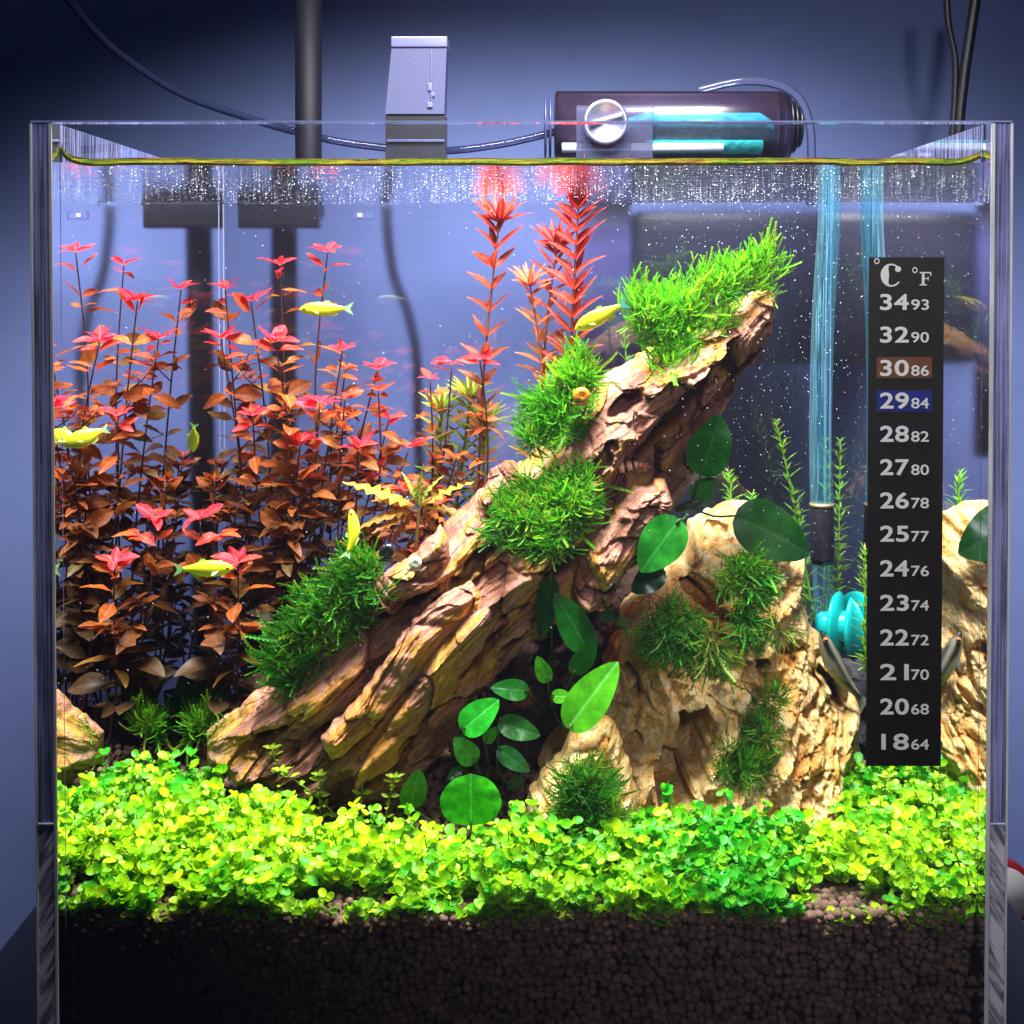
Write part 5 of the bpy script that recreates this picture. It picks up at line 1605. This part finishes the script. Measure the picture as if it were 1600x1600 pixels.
for x in (-0.0060, -0.003, 0.0005):
    V, Fc = lathe([(rc * 0.86, x - 0.0007), (rc * 0.9, x), (rc * 0.86, x + 0.0007)], 40, 'X', (xa, yc, zc + 0.0)); part('end_ring', V, Fc, M_clamp, can)
for x in (0.001, 0.0045, 0.008):
    V, Fc = lathe([(rc * 0.90 - x, x - 0.0009), (rc * 0.94 - x, x), (rc * 0.90 - x, x + 0.0009)], 40, 'X', (xb, yc, zc)); part('end_ring', V, Fc, M_black, can)
V, Fc = rbox((W(900, 0, tk).x, tk - 0.004, W(0, 262, tk).z), (W(1020, 0, tk).x, tk - 0.0022, W(0, 166, tk).z), 0.0006); part('bracket', V, Fc, M_clr, can, smooth=False)
V, Fc = rbox((W(910, 0, tk).x, tk - 0.0062, W(0, 262, tk).z), (W(985, 0, tk).x, tk - 0.0046, W(0, 200, tk).z), 0.0006); part('bracket', V, Fc, M_clr, can, smooth=False)
kc = W(946, 191, tk - 0.010)
V, Fc = lathe([(0.0130, 0.0), (0.0138, -0.001), (0.0138, -0.0030), (0.0128, -0.0038), (0.0110, -0.0036), (0.0106, -0.0030)], 40, 'Y', tuple(kc)); kn = part('knob', V, Fc, plain('brushed_metal', (0.42, 0.44, 0.7), 0.28, 0.85, var=0.3, vs=300, stretch=(1, 1, 12)), can)
V, Fc = tube([kc + Vector((-0.0098, -0.0044, -0.0016)), kc + Vector((0.0098, -0.0044, 0.0040))], 0.0014, 10); part('grip', V, Fc, plain('grip_metal', (0.7, 0.72, 0.95), 0.2, 0.6), kn)
# black pump box under the canister, hanging behind the back pane
tb_ = 0.325
a = W(990, 328, tb_); b = W(1345, 572, tb_)
V, Fc = rbox((a.x, tb_, b.z), (b.x, tb_ + 0.03, a.z), 0.006)
part('pump_box', V, Fc, plain('pump_black', (0.012, 0.013, 0.034), 0.4, var=0.25, vs=150), can)
a = W(912, 300, tb_); b = W(988, 720, tb_)
V, Fc = rbox((a.x, tb_, b.z), (b.x - 0.0004, tb_ + 0.006, a.z), 0.001)
part('backing_strip', V, Fc, plain('violet_strip', (0.07, 0.07, 0.22), 0.4, var=0.15, vs=60), can)


def cable(label, pts, t, rpx, mat, name='cable', n=60):
    P = catmull([tuple(W(q[0], q[1], q[2] if len(q) > 2 else t)) for q in pts], n)
    V, Fc = tube(P, rpx * mpp(t), 12)
    o = part(name, V, Fc, mat, base=P[-1])
    return tag(o, label, name.replace('_', ' '))


M_cab = plain('grey_cable', (0.045, 0.05, 0.11), 0.35)
cable('grey air hose sagging across the wall at upper left into the canister', [(60, -60), (150, 50), (215, 105), (290, 150), (380, 182), (470, 208), (560, 226), (680, 236), (780, 226), (868, 206)], 0.34, 6, clear('hose', 1.4, (0.55, 0.58, 0.75), haze=0.4, hazecol=(0.05, 0.06, 0.15)), 'air_hose')
cable('thin black cable hanging at the upper right, left one of the pair', [(1478, -60), (1481, 30), (1492, 90), (1492, 150), (1487, 230), (1480, 400)], 0.33, 5.5, M_black)
cable('thicker black cable hanging at the upper right, right one of the pair', [(1532, -60), (1524, 0), (1515, 60), (1505, 130), (1497, 220), (1490, 420)], 0.33, 8.5, M_black)
cable('dark cable hanging behind the tank left of the tall salmon stem', [(600, 320), (602, 360), (612, 430), (635, 490), (648, 560), (650, 640), (655, 800)], 0.33, 8, M_cab)
cable('clear hose looping round the right end of the canister', [(1090, 142), (1150, 128), (1205, 130), (1245, 150), (1264, 190), (1268, 240), (1266, 320)], 0.34, 7, M_clr, 'clear_hose')
# small glass cups on the back pane
cp = thing('glass_clip', 'small frosted clip high on the back pane right of the lamp pole', 'clip', tuple(W(568, 344, 0.268)))
a = W(552, 343, 0.2695); b = W(584, 331, 0.2695)
V, Fc = rbox((a.x, 0.2655, a.z), (b.x, 0.2694, b.z), 0.0008); part('clip_body', V, Fc, M_clr, cp, smooth=False)
V, Fc = rbox((a.x + 0.003, 0.2640, a.z + 0.001), (b.x - 0.006, 0.2654, b.z - 0.001), 0.0003); part('clip_lip', V, Fc, M_seam, cp, smooth=False)
# dial at the right edge
td = 0.20
dl = thing('round_dial', 'round white dial with red rim beyond the lower right edge', 'dial', tuple(W(1570, 1400, td)))
cdl = W(1562, 1394, td)
V, Fc = lathe([(0.0150, 0.004), (0.0185, 0.003), (0.0185, -0.003), (0.0160, -0.004)], 40, 'Y', tuple(cdl)); part('rim', V, Fc, plain('red_rim', (0.30, 0.012, 0.02), 0.4), dl)
V, Fc = lathe([(0.0158, 0.0), (0.0158, -0.0046)], 40, 'Y', tuple(cdl)); part('face', V, Fc, plain('dial_face', (0.55, 0.54, 0.58), 0.5), dl)
a = W(1572, 1425, td - 0.005)
V, Fc = rbox((a.x, a.y - 0.0005, a.z - 0.001), (a.x + 0.0008, a.y, a.z + 0.0022), 0.0001); part('tick_mark', V, Fc, M_black, dl)

# ------------------------------------------------------------------ thermometer strip on the outside of the front pane
yt = -TH - 0.0001
ya = yt - 0.0006
M_strip = plain('strip_black', (0.013, 0.013, 0.014), 0.5, var=0.1, vs=60)
M_print = plain('white_print', (0.92, 0.92, 0.92), 0.6)
th = thing('thermometer_strip', 'black stick-on thermometer strip with white degree numbers on the front pane', 'thermometer', tuple(W(1414, 1197, ya)))


def flatbox(x0, y0, x1, y1, ya_, yb_):
    a = W(x0, y0, ya_); b = W(x1, y1, ya_)
    return MB().box((a.x, ya_, b.z), (b.x, yb_, a.z))


flatbox(1358, 402, 1470, 1197, ya, yt).out('backing', M_strip, th, smooth=False)
for (x0, y0, x1, y1, cc, lb) in ((1370, 558, 1456, 591, (0.20, 0.065, 0.035), 'copper coloured window'), (1370, 610, 1456, 643, (0.018, 0.03, 0.28), 'deep blue window'), (1371, 661, 1440, 694, (0.012, 0.012, 0.030), 'faint blue window')):
    o = flatbox(x0, y0, x1, y1, ya - 0.00006, ya).out('reading_window', plain('window_' + lb.split()[0], cc, 0.5, var=0.1, vs=200), th, smooth=False); o['label'] = lb


def text(s_, x0, y0, x1, y1, name, bold=0.0):
    cu = bpy.data.curves.new(name, 'FONT'); cu.body = s_; cu.size = 1; cu.space_character = 1.0 + bold * 0.06
    ob = bpy.data.objects.new(name, cu); COL.objects.link(ob)
    bpy.context.view_layer.update()
    me = bpy.data.meshes.new_from_object(ob.evaluated_get(bpy.context.evaluated_depsgraph_get()))
    bpy.data.objects.remove(ob)
    n = len(me.vertices); co = np.empty(n * 3); me.vertices.foreach_get('co', co); co = co.reshape(-1, 3)
    lo = co.min(0); hi = co.max(0)
    fx = (co[:, 0] - lo[0]) / (hi[0] - lo[0]); fy = (co[:, 1] - lo[1]) / (hi[1] - lo[1])
    P = WA(x0 + (x1 - x0) * fx, y1 + (y0 - y1) * fy, ya - 0.00014 + 0 * fx)
    P = P - np.array(wloc(th))
    me.vertices.foreach_set('co', P.ravel().astype(np.float32)); me.update()
    polys = [tuple(p_.vertices) for p_ in me.polygons]
    steps = [(0, 0)] if not bold else [(a_ * bold, b_ * bold * 0.8) for a_, b_ in ((-1, 0), (1, 0), (0, -1), (0, 1), (-.7, .7), (.7, .7), (-.7, -.7), (.7, -.7))]
    q_ = mpp(ya)
    Vn = np.concatenate([P + np.array([a_ * q_, -0.00002 * i_, b_ * q_]) for i_, (a_, b_) in enumerate(steps)])
    Fn = [tuple(v_ + i_ * n for v_ in f_) for i_ in range(len(steps)) for f_ in polys]
    me = mesh(name, Vn, Fn, M_print, smooth=False)
    o = bpy.data.objects.new(name, me); COL.objects.link(o); o.parent = th
    return o


rows = [(34, 93, 472), (32, 90, 523), (30, 86, 575), (29, 84, 626), (28, 82, 678), (27, 80, 730), (26, 78, 782), (25, 77, 834), (24, 76, 888), (23, 74, 942), (22, 72, 996), (21, 70, 1050), (20, 68, 1104), (18, 64, 1159)]
for c_, f_, yy in rows:
    text(str(c_), 1376 if c_ != 18 else 1378, yy - 12, 1419, yy + 12, 'celsius_number', 1.0)
    text(str(f_), 1424, yy - 4, 1451, yy + 12, 'fahrenheit_number', 0.35)


def ringmark(cx, cy, r0, r1):
    V = []; Fc = []; n = 28
    for k in range(n):
        a = 2 * math.pi * k / n
        V += [tuple(W(cx + r0 * math.cos(a), cy + r0 * 1.12 * math.sin(a), ya - 0.00014)), tuple(W(cx + r1 * math.cos(a), cy + r1 * 1.12 * math.sin(a), ya - 0.00014))]
    for k in range(n):
        a, b = 2 * k, 2 * ((k + 1) % n)
        Fc.append((a, a + 1, b + 1, b))
    part('degree_mark', V, Fc, M_print, th, smooth=False)


ringmark(1370, 408, 2.6, 4.2)
ringmark(1429.5, 422, 2.6, 4.2)
# serif C: bold bowl, ball terminal on top
V = []; Fc = []
n = 48
for k in range(n + 1):
    a = R(42 + (322 - 42) * k / n)
    w_ = 2.4 + 9.2 * max(0, math.cos(a - math.pi)) ** 1.3
    ox, oy = 16.5, 18.0
    V.append(tuple(W(1392.5 + ox * math.cos(a), 430 - oy * math.sin(a), ya - 0.00014)))
    V.append(tuple(W(1392.5 + (ox - w_) * math.cos(a) + (1.5 if w_ > 5 else 0), 430 - (oy - 2.2 - 0.1 * w_) * math.sin(a), ya - 0.00014)))
for k in range(n): Fc.append((2 * k, 2 * k + 1, 2 * k + 3, 2 * k + 2))
part('celsius_letter', V, Fc, M_print, th, smooth=False)
V = [tuple(W(1403.2 + 4.6 * math.cos(a), 420.5 - 4.6 * math.sin(a), ya - 0.00018)) for a in [2 * math.pi * k / 24 for k in range(24)]]
part('letter_terminal', V, [tuple(range(24))], M_print, th, smooth=False)
# serif F
mb = MB()
for k, (x0, y0, x1, y1) in enumerate([(1440.5, 426, 1444.5, 445), (1437, 425, 1455, 427), (1437, 444, 1448, 446), (1444.5, 434.5, 1450, 436), (1453.5, 427, 1455, 431), (1449.6, 432, 1451, 438.5)]):
    a = W(x0, y0, ya - 0.00014 - k * 0.00001); b = W(x1, y1, ya - 0.00014 - k * 0.00001)
    mb.add([(a.x, a.y, a.z), (b.x, a.y, a.z), (b.x, a.y, b.z), (a.x, a.y, b.z)], [(0, 1, 2, 3)])
mb.out('fahrenheit_letter', M_print, th, smooth=False)
